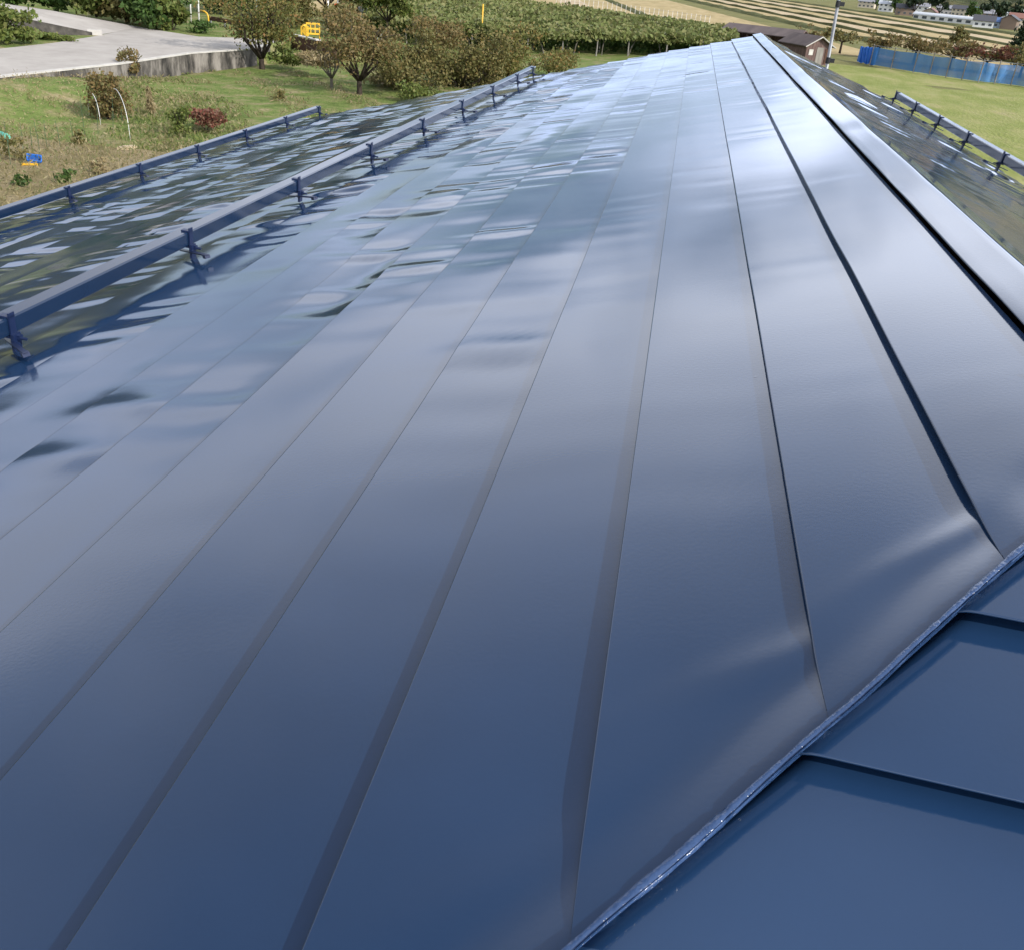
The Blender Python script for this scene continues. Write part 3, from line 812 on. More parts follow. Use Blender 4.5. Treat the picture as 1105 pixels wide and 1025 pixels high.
bush('bank_weed', 'green and straw weeds between the brown olive tree and the hedge trees', G(415, 92, .1), .8, 3.0, 'weed', 1300, .10, seed=48, stems=False, upright=.3, elong=2.5)

# grass and weeds nobody could count
rg = np.random.default_rng(77)
NT = 70000
gx = rg.uniform(-32, -3, NT); gy = rg.uniform(10, 66, NT)
kp = (gx > -26.4) & (gx < gy*.02-4) & (n1((gx*.8+gy*.6)/2.5, 140)+n1((gx*.6-gy*.8)/2.2, 141) > -.5)
gx, gy = gx[kp], gy[kp]
pc = np.stack([gx, gy, .07+rg.uniform(0, .05, len(gx))+bank(gx, gy)], 1)
tag(leaves('grass', pc, .065, LEAF['grass'], None, 3.0, .55, rg), 'short tufted grass over the yard', 'grass', kind='stuff')
nd = 9000                                            # drier tufts in drifts over the yard
gx = rg.uniform(-25.5, -4, nd*3); gy = rg.uniform(24, 64, nd*3)
kp = (gx < gy*.02-4) & (n1((gx*.8+gy*.6)/1.7, 144)+n1((gx*.6-gy*.8)/1.9, 145) > .7)
gx, gy = gx[kp], gy[kp]
tag(leaves('dry_grass', np.stack([gx, gy, .10+np.abs(rg.normal(size=len(gx)))*.06+bank(gx, gy)], 1), .045, LEAF['weed'], None, 4.0, .55, rg), 'dry tufts in drifts over the yard', 'grass', kind='stuff')
nd = 22000
gx = rg.uniform(-24, -9.5, nd); gy = rg.uniform(10, 30.5, nd)
pc = np.stack([gx, gy, .12+np.abs(rg.normal(size=nd))*.24], 1)
tag(leaves('dry_weeds', pc, .035, LEAF['weed'], None, 4.0, .6, rg), 'dry straw weeds over the vegetable plot', 'weeds', kind='stuff')
nd = 5000
gy = rg.uniform(24, 44, nd)
gx = -26.35+rg.uniform(0, 1, nd)**1.5*5.5
pc = np.stack([gx, gy, bank(gx, gy)+.05+np.abs(rg.normal(size=nd))*.10], 1)
tag(leaves('bank_grass', pc, .028, LEAF['straw'], None, 4.0, .5, rg), 'dry grass on the bank under the road', 'grass', kind='stuff')
nd = 4500
gy = rg.uniform(6, 60, nd); gx = 8.5+gy*.24+rg.normal(size=nd)*1.0
gy2 = gy
pc = np.stack([gx, gy2, .06+np.abs(rg.normal(size=nd))*.12], 1)
tag(leaves('lawn_weeds', pc, .07, LEAF['weed'], None, 3.0, .5, rg), 'rough weeds along the edge of the lawn', 'weeds', kind='stuff')

# ------------------------------------------------------------------ small things of the plot
M_WHITE = plain('white_paint', (.75, .74, .70), .5)
M_GALV = plain('galvanised_steel', (.30, .31, .32), .5, .6)
M_TEALP = plain('grey_green_paint', (.30, .38, .38), .5)
M_YEL = plain('yellow_paint', (.72, .42, .03), .5)
M_RUST = noise_mat('rusty_brown', [(.3, (.045, .022, .014)), (.7, (.10, .05, .03))], 5, 7, .85, bump=.3)
M_BLUEP = plain('blue_plastic', (.03, .16, .55), .4)
M_STAKE = plain('green_stake', (.05, .10, .05), .6)
M_BLACK = plain('black_rubber', (.012, .012, .013), .6)
for px0, px1, py0, py1, lb, h in ((97, 109, 128, 137, 'smaller white garden hoop over the grass', 1.05), (123, 141, 128, 154, 'larger white garden hoop beside the round bush', 1.35)):
    p, q = G(px0, py0), G(px1, py1)
    b = MB(); pts = []
    for k in range(17):
        a = math.pi*k/16
        c = (p+q)/2-(q-p)/2*math.cos(a)
        pts.append(c-p+Vector((0, 0, h*math.sin(a)**.55)))
    b.tube(pts, .010, 6); o = b.build('garden_hoop', M_WHITE, None, True)
    tag(o, lb, 'garden hoop', 'white hoops in the vegetable plot', loc=p)
rg = np.random.default_rng(5)
b = MB(); b.tube([(0, 0, -.1), (.02, .01, .6), (0, 0, 1.0)], [.009, .008, .006], 5)
st0 = None
for i, px in enumerate((12, 26, 36, 44, 52, 66, 80, 92, 106, 122, 132)):
    p = G(px, 184-.35*px+rg.uniform(-6, 6))
    if st0 is None: st0 = b.build('plant_stake', M_STAKE); o = st0
    else: o = st0.copy(); col.objects.link(o)
    o.scale = (1, 1, rg.uniform(.85, 1.5)); o.rotation_euler = (rg.normal()*.05, rg.normal()*.05, rg.uniform(0, 6))
    tag(o, 'thin dark green plant stake standing among the dry weeds', 'plant stake', 'plant stakes in the vegetable plot', loc=p)
for i, (px, py, lf, s_) in enumerate(((15, 178, 'olive', .9), (70, 203, 'green', .5), (30, 207, 'green', .5), (110, 192, 'straw', .6), (88, 160, 'olive', .55))):
    bush('garden_plant', ('dark upright plant by the left edge of the plot', 'leafy green plant touching the outer snow rail', 'pale green leafy plant at the left above the outer snow rail', 'pale straw plant close to the outer snow rail', 'small olive plant on the far side of the plot')[i], G(px, py), s_, s_*1.3, lf, 420, .06, seed=60+i, stems=False, cat='plant')
t = thing('plastic_crate', 'blue plastic crate lying in the dry weeds', 'crate', G(37, 180))
b = MB()
for c, s in (((0, 0, .14), (.46, .34, .02)), ((0, .17, .27), (.46, .02, .26)), ((0, -.17, .27), (.46, .02, .26)), ((.23, 0, .27), (.02, .32, .26)), ((-.23, 0, .27), (.02, .32, .26)), ((0, .185, .39), (.50, .03, .03)), ((0, -.185, .39), (.50, .03, .03)), ((.245, 0, .39), (.03, .34, .03)), ((-.245, 0, .39), (.03, .34, .03))):
    b.box(c, s, .0)
bo = b.build('body', M_BLUEP, t); t.rotation_euler = (R(25), R(8), R(35)); t.scale = (.8, .8, .8)
t2 = thing('yellow_tray', 'shallow yellow tray in front of the blue crate', 'tray', G(33, 185))
b = MB()
for c, s in (((0, 0, .1), (.42, .28, .015)), ((0, .14, .14), (.42, .015, .08)), ((0, -.14, .14), (.42, .015, .08)), ((.21, 0, .14), (.015, .26, .08)), ((-.21, 0, .14), (.015, .26, .08))): b.box(c, s)
b.build('body', M_YEL, t2); t2.rotation_euler = (R(14), 0, R(30))
b = MB()
for k in range(6): b.tube([(math.cos(k)*.2, math.sin(k)*.2, .05), (math.cos(k)*.3, math.sin(k)*.3, .25), (math.cos(k+.8)*.12, math.sin(k+.8)*.12, .38)], [.10, .12, .05], 7)
tag(b.build('green_sheet', plain('teal_plastic', (.10, .45, .33), .4), None, True), 'crumpled teal plastic sheet at the left edge of the plot', 'plastic sheet', loc=G(0, 157))
b = MB(); b.box((0, 0, .14), (.55, .3, .12), .4); b.box((.1, .05, .22), (.4, .24, .06), .9)
tag(b.build('straw_bundle', noise_mat('straw', [(.3, (.38, .30, .18)), (.7, (.55, .45, .30))], 9, bump=.5)), 'small pale bundle of straw close to the outer snow rail', 'straw', loc=G(137, 166))

# ------------------------------------------------------------------ posts, signs and rails along the road
def post(name, label, cat, loc, h, r, m, lean=0, cap=None):
    t = thing(name, label, cat, loc)
    b = MB(); b.tube([(0, 0, -.2), (lean*h*.5, 0, h*.5), (lean*h, 0, h)], r, 10); b.build('shaft', m, t, True)
    if cap: b = MB(); b.tube([(lean*h, 0, h), (lean*h, 0, h+.04)], [r*1.25, r*.9], 10); b.build('cap', cap, t)
    return t


t = post('white_post', 'taller white post at the near edge of the shrubs by the road', 'post', G(215, 33, 1.), 3.2, .055, M_WHITE, .05, M_GALV)
b = MB(); b.box((-.12, .0, 2.05), (.24, .12, .55)); b.build('meter_box', M_GALV, t)
post('white_post', 'white post half hidden in the shrubs left of the taller white post', 'post', G(206, 24, 1.), 3.0, .055, M_WHITE, .06, M_GALV)
post('pole', 'slim grey green pole leaning slightly beside the persimmon tree', 'pole', G(275, 30, 1.), 4.5, .05, M_TEALP, .14)
t = thing('guard_beam', 'rusty brown beam barrier behind the taller white post', 'barrier', G(226, 27, 1.))
d = G(258, 33, 1.)-G(226, 27, 1.); a_ = math.atan2(d.y, d.x)
b = MB(); b.box(d/2+Vector((0, 0, .42)), (d.length, .09, .28), a_); b.build('beam', M_RUST, t)
for k in range(3):
    b = MB(); b.box(d*(k/2*.96+.02)+Vector((.05, .08, .2)), (.09, .09, .7), a_); b.build('leg', M_GALV, t)
b = MB()
b.tube([(.1, 0, -.2), (.1, 0, .65), (.02, 0, .82), (-.2, .1, .92), (-.55, .2, .95)], .055, 9)
tag(b.build('curved_pipe', M_YEL, None, True), 'yellow curved pipe end beside the brown beam barrier', 'pipe', loc=G(224, 29, 1.))
t = thing('barricade', 'yellow lattice barricade standing by the road', 'barricade', G(338, 42, 1.))
b = MB()
for u in (-.5, .5):
    b.tube([(u, 0, 0), (u, 0, 1.12)], .05, 8)
    b.tube([(u, -.25, .02), (u, .25, .02)], .04, 6)
b.box((0, 0, 1.1), (1.0, .06, .06))
b.build('frame', M_YEL, t)
b = MB()
for z in (.34, .7, 1.06): b.box((0, 0, z), (.96, .05, .13))
for u in (-.17, .17): b.box((u, .028, .7), (.07, .05, .72))
b.build('lattice', M_YEL, t); t.rotation_euler = (0, 0, R(25)); t.scale = (.85, .85, .85)
b = MB(); b.box((0, 0, .3), (.45, .35, .6)); b.tube([(0, 0, .6), (0, 0, .72)], [.2, .12], 10)
tag(b.build('water_drum', M_YEL), 'yellow weighted block at the left end of the lattice barricade', 'block', loc=G(329, 39, 1.))
post('white_post', 'white post right of the yellow lattice barricade', 'post', G(354, 34, 1.), 2.0, .06, M_WHITE, .02, M_GALV)
t = post('sign_post', 'grey post carrying a small orange sign', 'sign', G(364, 33, 1.), 2.3, .035, M_GALV, .04)
b = MB(); b.tube([(.0, -.05, 1.55), (.0, -.085, 1.55)], .26, 20); b.box((.0, -.07, 1.2), (.42, .03, .26)); b.build('sign_plate', plain('orange_red_paint', (.62, .10, .03), .5), t); t.rotation_euler = (0, 0, R(-18))
t = post('mirror_post', 'white pole with a round grey traffic mirror', 'traffic mirror', G(388, 33, 1.), 3.0, .05, M_WHITE, .12)
b = MB(); b.tube([(.3, -.10, 1.55), (.3, -.16, 1.55), (.3, -.2, 1.55)], [.36, .35, .2], 24); b.build('mirror_back', M_GALV, t, True)
t = thing('cone_sign', 'small white pointed sign among the trees', 'sign', G(410, 48, 1.))
b = MB(); b.tube([(0, 0, 0), (0, 0, .5)], .03, 8); b.build('stake', M_GALV, t)
b = MB(); b.add([(-.26, -.04, .1), (.26, -.04, .1), (0, -.02, .85), (-.26, .04, .1), (.26, .04, .1), (0, .02, .85)], [(0, 1, 2), (5, 4, 3), (0, 3, 4, 1), (1, 4, 5, 2), (2, 5, 3, 0)]); b.build('plate', M_WHITE, t)
d = G(362, 53, 1.)-G(317, 43, 1.); a_ = math.atan2(d.y, d.x)
t = thing('parapet', 'low concrete parapet with a pale top right of the persimmon tree', 'parapet', G(317, 43, 1.))
b = MB(); b.box(d/2+Vector((0, 0, -.2)), (d.length, .28, .9), a_); b.build('wall', M_RUST, t)
b = MB(); b.box(d*.3+Vector((0, 0, .285)), (d.length*.62, .36, .07), a_); b.build('coping', M_COPE, t)
t = thing('beam_barrier', 'brown beam with a yellow marker block between the olive trees', 'barrier', G(446, 74, .6))
d = G(478, 78, .6)-G(446, 74, .6); a_ = math.atan2(d.y, d.x)
b = MB(); b.box(d/2+Vector((0, 0, .42)), (d.length, .12, .28), a_); b.build('beam', M_RUST, t)
b = MB(); b.box(d*.55+Vector((0, -.12, .42)), (.34, .14, .5), a_); b.build('marker_block', M_YEL, t)
b = MB(); b.box(d*.1+Vector((0, .14, .1)), (.1, .1, .9), a_); b.build('leg', M_GALV, t)
b = MB(); b.box(d*.9+Vector((0, .14, .1)), (.1, .1, .9), a_); b.build('leg', M_GALV, t)
post('marker_pole', 'thin yellow pole rising above the hedge trees', 'pole', G(519, 50, .2), 3.1, .06, M_YEL, .0)
b = MB()
for u, h in ((0, 1.0), (.9, .7)): b.box((u, 0, h/2), (.8, .3, h))

# ------------------------------------------------------------------ vineyard on its trellis
t = thing('vineyard', 'broad flat green vine canopy on posts behind the trees', 'vineyard', G(560, 56))
o0 = t.location
C0, C1, C2, C3 = G(360, 14, 1.8), G(566, 36, 1.8), G(620, 33, 1.8), G(800, 44, 1.8)
B0, B1, B2 = G(380, -14, 1.8), G(612, 7, 1.8), G(792, 30, 1.8)
front = [C0, G(480, 27, 1.8), G(570, 34, 1.8), G(680, 37.5, 1.8), G(800, 45, 1.8)]
back = [B0, G(500, -3, 1.8), B1, G(700, 18, 1.8), B2]
rg = np.random.default_rng(3)
n_ = 44000
k = rg.uniform(0, 4, n_); i0 = np.minimum(k.astype(int), 3); fr = (k-i0)[:, None]
fa, ba = np.array(front)[:, :2], np.array(back)[:, :2]
Fp = fa[i0]*(1-fr)+fa[i0+1]*fr; Bp = ba[i0]*(1-fr)+ba[i0+1]*fr
s_ = rg.uniform(0, 1, n_)[:, None]**1.2
P = Fp*(1-s_)+Bp*s_
zc = 1.72+.16*n1((P[:, 0]*.9+P[:, 1]*.4)/1.4, 150)+.13*n1((P[:, 0]*.3-P[:, 1]*.95)/1.6, 151)+rg.normal(size=n_)*.10
leaves('canopy', np.stack([P[:, 0]-o0.x, P[:, 1]-o0.y, zc], 1), .36, LEAF['vine'], t, 1.2, 0, rg)
nf = 2500                                            # shoots hanging at the front
k = rg.uniform(0, 4, nf); i0 = np.minimum(k.astype(int), 3); fr = (k-i0)[:, None]
P = fa[i0]*(1-fr)+fa[i0+1]*fr
leaves('hanging_shoots', np.stack([P[:, 0]-o0.x+rg.normal(size=nf)*.3, P[:, 1]-o0.y+np.abs(rg.normal(size=nf))*.5, 1.62-np.abs(rg.normal(size=nf))*.16], 1), .2, LEAF['vine'], t, 1.6, .3, rg)
nf = 9000                                            # leaves added beneath the canopy to make the gap between the posts read as shade
k = rg.uniform(0, 4, nf); i0 = np.minimum(k.astype(int), 3); fr = (k-i0)[:, None]
P = (fa[i0]*(1-fr)+fa[i0+1]*fr); Q = (ba[i0]*(1-fr)+ba[i0+1]*fr); sq = rg.uniform(.08, .45, nf)[:, None]; P = P*(1-sq)+Q*sq
leaves('shade_filler_leaves', np.stack([P[:, 0]-o0.x, P[:, 1]-o0.y, rg.uniform(.1, 1.6, nf)], 1), .3, LEAF['green'], t, 1.6, .2, rg)
b = MB(); b.tube([(0, 0, -.1), (.03, 0, .8), (0, 0, 1.7)], [.07, .06, .055], 7)
vp0 = None
for row in range(5):
    for c in range(13):
        u = c/12*4; i_ = min(int(u), 3); q = u-i_
        Fq_ = Vector(front[i_]).lerp(Vector(front[i_+1]), q); Bq_ = Vector(back[i_]).lerp(Vector(back[i_+1]), q)
        p = Fq_.lerp(Bq_, (0.01, .1, .22, .4, .62)[row]); p.z = 0
        if vp0 is None: vp0 = b.build('post', M_WOOD, t); o = vp0
        else: o = vp0.copy(); col.objects.link(o); o.parent = t
        o.location = (p.x-o0.x, p.y-o0.y, 0); o.rotation_euler = (rg.normal()*.05, rg.normal()*.05, rg.uniform(0, 6))
b = MB()
for c in range(14):                                   # vine stems leaning up to the wires
    u = (c+.5)/14*4; i_ = min(int(u), 3); q = u-i_
    p = Vector(front[i_]).lerp(Vector(front[i_+1]), q); p = Vector((p.x-o0.x, p.y-o0.y+1.2, 0))
    s1 = rg.uniform(-1, 1)
    b = MB(); b.tube([p, p+Vector((s1*.3, 0, .7)), p+Vector((s1*1.1, .3, 1.6))], [.05, .04, .03], 5)
    b.build('vine_stem', M_BARKG, t)
# a thin wire fence with white stakes between the vineyard and the stubble
t = thing('stake_fence', 'line of thin pale stakes along the far side of the vineyard', 'fence', G(620, 5))
o0 = t.location
b = MB(); b.tube([(0, 0, -.1), (0, 0, 1.3)], .035, 5)
p0_ = None
for c in range(34):
    p = G(600+c*5.0, 3.5+c*.72)
    if p0_ is None: p0_ = b.build('stake', M_WHITE, t); o = p0_
    else: o = p0_.copy(); col.objects.link(o); o.parent = t
    o.location = (p.x-o0.x, p.y-o0.y, 0)
b = MB(); pe, ps = G(600+33*5.0, 3.5+33*.72)-o0, G(600, 3.5)-o0
for z in (.6, 1.15): b.tube([ps+Vector((0, 0, z)), pe+Vector((0, 0, z))], .012, 4)
b.build('wire', M_GALV, t)

# ------------------------------------------------------------------ sheds beyond the roof
M_SHR = noise_mat('weathered_sheet_roof', [(.3, (.065, .05, .048)), (.6, (.11, .085, .08)), (.75, (.15, .12, .11))], .9, 8, .8, bump=.3, stretch=(1, .3, 1))
M_SHW = noise_mat('brown_boards', [(.3, (.055, .035, .03)), (.55, (.14, .09, .08)), (.7, (.24, .17, .15))], 2.5, 8, .9, bump=.4, stretch=(4, 4, .3))


def shed(name, label, loc, L_, W_, hw, hr, rz, open_=False, windows=()):
    t = thing(name, label, 'shed', loc); t.rotation_euler = (0, 0, rz)
    b = MB()
    if open_:
        for x in (-L_/2+.1, -L_/6, L_/6, L_/2-.1):
            for y in (-W_/2+.1, W_/2-.1):
                q = MB(); q.box((x, y, hw/2), (.12, .12, hw)); q.build('post', M_SHW, t)
        b.box((0, W_/2+.0, hw*.5), (L_-.3, .06, hw*.9))
        b.build('back_wall', M_SHW, t)
    else:
        b.prism([(-L_/2, -W_/2), (L_/2, -W_/2), (L_/2, W_/2), (-L_/2, W_/2)], -.1, hw)
        for x in (-L_/2, L_/2): b.add([(x, -W_/2, hw), (x, W_/2, hw), (x, 0, hr-.06)], [(0, 1, 2)])
        b.build('wall', M_SHW, t)
    b = MB(); e = .35
    for s in (-1, 1):
        y1 = s*(W_/2+e); z1 = hw-(hr-hw)*e/(W_/2)
        b.add([(-L_/2-e, 0, hr), (L_/2+e, 0, hr), (L_/2+e, y1, z1), (-L_/2-e, y1, z1), (-L_/2-e, 0, hr+.08), (L_/2+e, 0, hr+.08), (L_/2+e, y1, z1+.08), (-L_/2-e, y1, z1+.08)],
              [(0, 1, 2, 3), (7, 6, 5, 4), (3, 2, 6, 7), (0, 3, 7, 4), (1, 5, 6, 2)])
    b.build('roof', M_SHR, t)
    for (x, y, z, sx_, sy_, sz_, m_) in windows:
        b = MB(); b.box((x, y, z), (sx_, sy_, sz_)); b.build('door' if sz_ > 1.2 else 'window', m_, t)
    b = MB()
    for s in (-1, 1):
        b.tube([(L_/2+e+.02, 0, hr), (L_/2+e+.02, s*(W_/2+e), hw-(hr-hw)*e/(W_/2))], .05, 4)
    b.build('barge_board', M_COPE if not open_ else M_SHW, t)
    return t


sh = G(866, 68); shed('shed', 'small brown shed with a gabled roof beyond the right edge of the roof', sh, 4.2, 2.6, 1.75, 2.45, R(-62), windows=((2.11, .25, .8, .05, .75, 1.5, M_WOOD), (2.11, -.75, 1.1, .05, .45, .5, M_COPE), (2.12, .95, .8, .05, .25, 1.3, M_RUST)))
shed('open_shed', 'long dark low roofed shed behind the tip of the ridge', G(822, 58), 7.6, 4.2, 1.95, 2.5, R(-22), True)

# metal mast beyond the right slope
t = thing('metal_mast', 'tall bare galvanised mast rising past the right slope of the roof', 'mast', (0, 0, 0))
mp = Vector(ray(916, 89)); mp = mp*(11.2/mp[1]); t.location = (mp.x, mp.y, 0)
b = MB(); lean = -.045
top = 6.75
b.tube([(0, 0, -.2), (lean*4.0, 0, 4.0), (lean*top, 0, top)], [.017, .017, .016], 12); b.build('tube', M_GALV, t, True)
for py in (68, 7):
    q = Vector(ray(916+(88-py)*.2, py)); q = q*(11.2/q[1]); z = EYE+q.z
    b = MB(); b.tube([(lean*z, 0, z-.03), (lean*z, 0, z+.03)], .024, 10); b.box((lean*z+.04, 0, z), (.05, .03, .04)); b.build('clamp', M_BLACK, t)

# ------------------------------------------------------------------ orchard behind the blue net
def net_mat():
    m, n, l, p = newmat('blue_netting')
    p.inputs['Base Color'].default_value = (.04, .18, .42, 1); p.inputs['Roughness'].default_value = .7
    t = n.new('ShaderNodeTexCoord'); x = n.new('ShaderNodeTexNoise'); x.inputs['Scale'].default_value = .6; x.inputs['Detail'].default_value = 5
    mp = n.new('ShaderNodeMapping'); mp.inputs['Scale'].default_value = (1, 1, .5); l.new(t.outputs['Object'], mp.inputs[0]); l.new(mp.outputs[0], x.inputs['Vector'])
    r = n.new('ShaderNodeMapRange'); r.inputs[1].default_value = .3; r.inputs[2].default_value = .7; r.inputs[3].default_value = .68; r.inputs[4].default_value = .95
    l.new(x.outputs[0], r.inputs[0])
    tr = n.new('ShaderNodeBsdfTransparent'); mxs = n.new('ShaderNodeMixShader')
    l.new(r.outputs[0], mxs.inputs[0]); l.new(tr.outputs[0], mxs.inputs[1]); l.new(p.outputs[0], mxs.inputs[2])
    l.new(mxs.outputs[0], n['Material Output'].inputs[0])
    return m


NETL = [(938, 71), (985, 79), (1020, 84.5), (1055, 89.5), (1090, 93), (1130, 99), (1175, 106)]
npts = [G(*p) for p in NETL]
t = thing('blue_net_fence', 'blue netting hung on grey posts along the orchard', 'fence', npts[0]); o0 = t.location
V, nn = [], 0
rows_, cols_ = 7, 90
tot = np.linspace(0, len(npts)-1.001, cols_)
H_NET = 1.75
for r_ in range(rows_):
    z = .12+(H_NET-.12)*r_/(rows_-1)
    for u in tot:
        i_ = int(u); p = npts[i_].lerp(npts[i_+1], u-i_)
        sag = -.10*math.sin((u-i_)*math.pi)*(r_/(rows_-1))
        V.append((p.x-o0.x, p.y-o0.y+.08*math.sin(u*17)+.05*math.sin(u*41+r_), z+sag))
a = np.arange(rows_-1)[:, None]*cols_+np.arange(cols_-1)[None, :]
np_obj('netting', V, np.stack([a, a+1, a+cols_+1, a+cols_], -1).reshape(-1, 4), net_mat(), t, True)
b = MB(); b.tube([(0, -.1, -.1), (0, -.1, 2.0)], .05, 8)
p0_ = None
for i_ in range(13):
    u = i_/2; k = min(int(u), 5); p = npts[k].lerp(npts[k+1], u-k)
    if p0_ is None: p0_ = b.build('post', M_WOOD, t); o = p0_
    else: o = p0_.copy(); col.objects.link(o); o.parent = t
    o.location = (p.x-o0.x, p.y-o0.y, 0)
b = MB()
for k in range(6): b.tube([npts[k]-o0+Vector((0, -.1, 1.86)), npts[k+1]-o0+Vector((0, -.1, 1.86))], .02, 5)
b.build('top_wire', M_GALV, t)
# the bunched blue sheet at the fence end
rg = np.random.default_rng(8)
V = []; pa, pb_ = G(924, 67), G(943, 71); c_ = 40; rws = 9
for r_ in range(rws):
    z = 1.65*r_/(rws-1)+.02
    for k in range(c_):
        u = k/(c_-1); p = pa.lerp(pb_, u)-pa
        f_ = .16*math.sin(u*38+r_*.25)+.07*math.sin(u*83+1)
        V.append((p.x+f_*.3, p.y-.25+f_*(1.2-.06*r_), z*(1-.12*(1-u))+.04*math.sin(u*20)))
a = np.arange(rws-1)[:, None]*c_+np.arange(c_-1)[None, :]
t = np_obj('blue_tarp', V, np.stack([a, a+1, a+c_+1, a+c_], -1).reshape(-1, 4), plain('bright_blue_sheet', (.02, .17, .62), .45), None, True)
tag(t, 'bright blue folded sheet hanging at the near end of the net', 'tarp', loc=pa)
OT = [(868, 57, 2.9, 3.4, 'brown', 300, 'dark trunked sparse tree right behind the brown shed'), (906, 58, 2.8, 4.2, 'olive', 900, 'olive orchard tree left of the metal mast'), (946, 64, 2.7, 4.2, 'brown', 900, 'brownish orchard tree behind the bright blue sheet'),
      (985, 70, 2.9, 5.0, 'brown', 1000, 'second brownish orchard tree behind the net from the bright blue sheet'), (1024, 75, 2.7, 5.2, 'brown', 1000, 'third brownish orchard tree behind the net from the bright blue sheet'), (1062, 79, 2.5, 5.4, 'red', 1000, 'reddish orchard tree behind the middle of the net'),
      (1100, 84, 2.5, 5.6, 'olive', 1000, 'olive orchard tree behind the net at the right edge')]
for i, (px, py, h, w_, lf, nl_, lb) in enumerate(OT):
    tree('orchard_tree', lb, G(px, py), h, w_, lf, nl_, .2, .45, nb=16, tr=.12, low=.55, seed=70+i, group='orchard trees', flat=.55)
tree('young_tree', 'small round green tree standing alone before the stubble fields', G(1029, 60), 3.6, 2.8, 'olive', 1000, .2, .25, nb=12, low=.25, seed=81, tr=.1)
t = thing('conifer', 'dark conifer at the right edge above the blue net', 'tree', G(1099, 68))
b = MB(); b.tube([(0, 0, -.2), (0, 0, 3), (0, 0, 6.6)], [.2, .13, .03], 8); b.build('trunk', M_BARK, t)
bl = [(rg.normal()*.25*(1-z), rg.normal()*.25*(1-z), .5+z*6.0, 1.75*(1-z)**.8+.2, 1.75*(1-z)**.8+.2, .5) for z in np.linspace(0, .97, 14)]
leaves('crown', clumps(bl, 3600, rg, .2, .22), .26, LEAF['dark'], t, 2.0, 0, rg)

# ------------------------------------------------------------------ the town across the fields
def pm(name, c): return plain(name, c, .7)


HR_ = {'dark': pm('dark_tile_roof', (.06, .06, .07)), 'red': pm('red_brown_roof', (.22, .10, .075)), 'grey': pm('grey_roof', (.24, .24, .26)), 'blue': pm('blue_roof', (.08, .15, .32)), 'pale': pm('pale_metal_roof', (.50, .52, .55))}
HW_ = {'white': pm('white_wall', (.68, .67, .63)), 'cream': pm('cream_wall', (.52, .45, .34)), 'grey': pm('grey_wall', (.36, .35, .34)), 'brown': pm('brown_wall', (.20, .14, .10)), 'blue': pm('pale_blue_wall', (.42, .50, .58))}
M_WIN = plain('dark_window', (.07, .08, .09), .2)


def town_house(label, loc, L_, W_, hw, hr, rz, rc_, wc_):
    t = thing('town_house', label, 'house', loc, 'houses of the far town'); t.rotation_euler = (0, 0, rz); t.scale = (.6, .6, .55)
    b = MB(); b.prism([(-L_/2, -W_/2), (L_/2, -W_/2), (L_/2, W_/2), (-L_/2, W_/2)], -.2, hw)
    for x in (-L_/2, L_/2): b.add([(x, -W_/2, hw), (x, W_/2, hw), (x, 0, hr-.15)], [(0, 1, 2)])
    b.build('wall', HW_[wc_], t)
    b = MB(); e = .7
    for s in (-1, 1):
        y1 = s*(W_/2+e); z1 = hw-(hr-hw)*e/(W_/2)
        b.add([(-L_/2-e, 0, hr), (L_/2+e, 0, hr), (L_/2+e, y1, z1), (-L_/2-e, y1, z1), (-L_/2-e, 0, hr+.2), (L_/2+e, 0, hr+.2), (L_/2+e, y1, z1+.2), (-L_/2-e, y1, z1+.2)],
              [(0, 1, 2, 3), (7, 6, 5, 4), (3, 2, 6, 7), (0, 3, 7, 4), (1, 5, 6, 2)])
    b.build('roof', HR_[rc_], t)
    k = max(2, int(L_/3))
    for i in range(k):
        for z in ((1.5,) if hw < 4 else (1.5, 4.2)):
            b = MB(); b.box((-L_/2+(i+.5)*L_/k, -W_/2-.03, z), (1.4, .08, 1.1)); b.build('window', M_WIN, t)
    return t


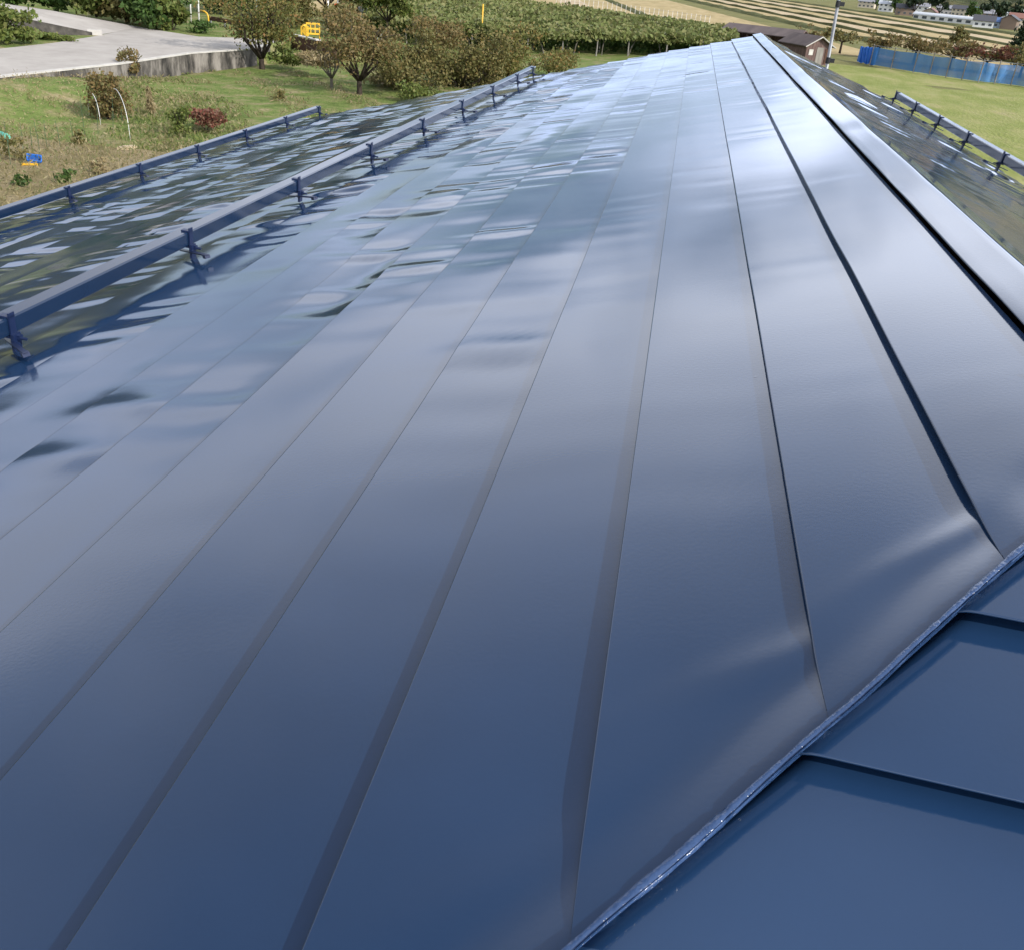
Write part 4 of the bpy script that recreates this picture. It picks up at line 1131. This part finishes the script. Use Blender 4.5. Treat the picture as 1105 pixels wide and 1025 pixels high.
TH = [(955, 13, 9, 7, 5.2, 7.0, 'pale', 'white', 'white house with a pale roof at the left end of the town'), (975, 17, 10, 7, 4.6, 6.6, 'dark', 'brown', 'brown house under a dark roof beside the leftmost white house'),
      (992, 16, 11, 8, 5.6, 7.6, 'grey', 'white', 'white two storey house with a grey roof behind the long pale building'), (1003, 19, 8, 7, 3.4, 5.4, 'red', 'cream', 'cream house with a red brown roof left of the long pale building'),
      (1018, 16, 12, 8, 4.8, 7.0, 'grey', 'grey', 'grey house standing behind the long pale building'), (1036, 18, 12, 9, 5.4, 7.8, 'dark', 'cream', 'cream house with a dark roof above the long pale building'),
      (1060, 30, 9, 7, 3.4, 5.6, 'dark', 'white', 'white house with a dark roof at the right end of the long building'), (1068, 24, 10, 8, 5.2, 7.4, 'grey', 'brown', 'brown two storey house with a grey roof in the second row'),
      (1078, 31, 7, 6, 3.2, 5.0, 'blue', 'blue', 'pale blue house with a blue roof on the right of the town'), (1088, 32, 10, 7, 4.8, 6.8, 'dark', 'brown', 'dark brown house near the conifer'),
      (1098, 30, 11, 8, 5.2, 7.4, 'red', 'cream', 'cream house with a red brown roof above the conifer'), (1082, 22, 12, 8, 5.4, 7.4, 'pale', 'white', 'white house with a pale roof below the wooded hill'),
      (1050, 18, 10, 8, 5.2, 7.2, 'blue', 'white', 'white house with a blue roof in the back row'), (1104, 20, 12, 8, 5.2, 7.4, 'pale', 'grey', 'grey house with a pale roof at the upper right corner'),
      (935, 9, 12, 8, 4.8, 6.8, 'grey', 'cream', 'cream house with a grey roof near the top of the metal mast')]
for i, (px, py, L_, W_, hw, hr, rc_, wc_, lb) in enumerate(TH):
    town_house(lb, G(px, py), L_, W_, hw, hr, R(-14+[0, 8, -6, 80, 4, -10][i % 6]), rc_, wc_)
t = thing('long_building', 'long pale low building at the edge of the stubble fields', 'building', G(1028, 25)); t.rotation_euler = (0, 0, R(-38)); t.scale = (.95, .7, .62)
b = MB(); b.prism([(-13, -3), (13, -3), (13, 3), (-13, 3)], -.2, 2.3); b.build('wall', HW_['white'], t)
b = MB()
pr = [(3.4*math.cos(a_), 2.2+1.3*math.sin(a_)) for a_ in np.linspace(0, math.pi, 9)]
b.add([(-13.3, y, z) for y, z in pr]+[(13.3, y, z) for y, z in pr], [(i, i+1, 10+i, 9+i) for i in range(8)]+[tuple(range(8, -1, -1)), tuple(range(9, 18))])
b.build('roof', HR_['pale'], t)
for i in range(9):
    b = MB(); b.box((-12+i*3, -3.03, 1.2), (1.6, .08, 1.2)); b.build('window', M_WIN, t)
TT = [(965, 14, 6, 'dark tree beside the leftmost white house'), (985, 18, 8, 'dark tree left of the long pale building'), (1012, 20, 9, 'tallest dark tree standing over the long pale building'), (1048, 24, 6, 'dark tree behind the right end of the long pale building'),
      (1073, 28, 7, 'dark tree between the brown houses on the right of the town'), (1092, 25, 8, 'dark tree above the conifer near the cream house'), (945, 11, 7, 'dark tree right of the metal mast top'), (1062, 20, 8, 'dark tree in the back row of the town')]
for i, (px, py, h, lb) in enumerate(TT):
    tree('town_tree', lb, G(px, py), h, h*.9, 'dark' if i % 3 else 'green', 700, .7, .2, nb=12, low=.15, tr=.25, seed=90+i, group='trees of the far town')
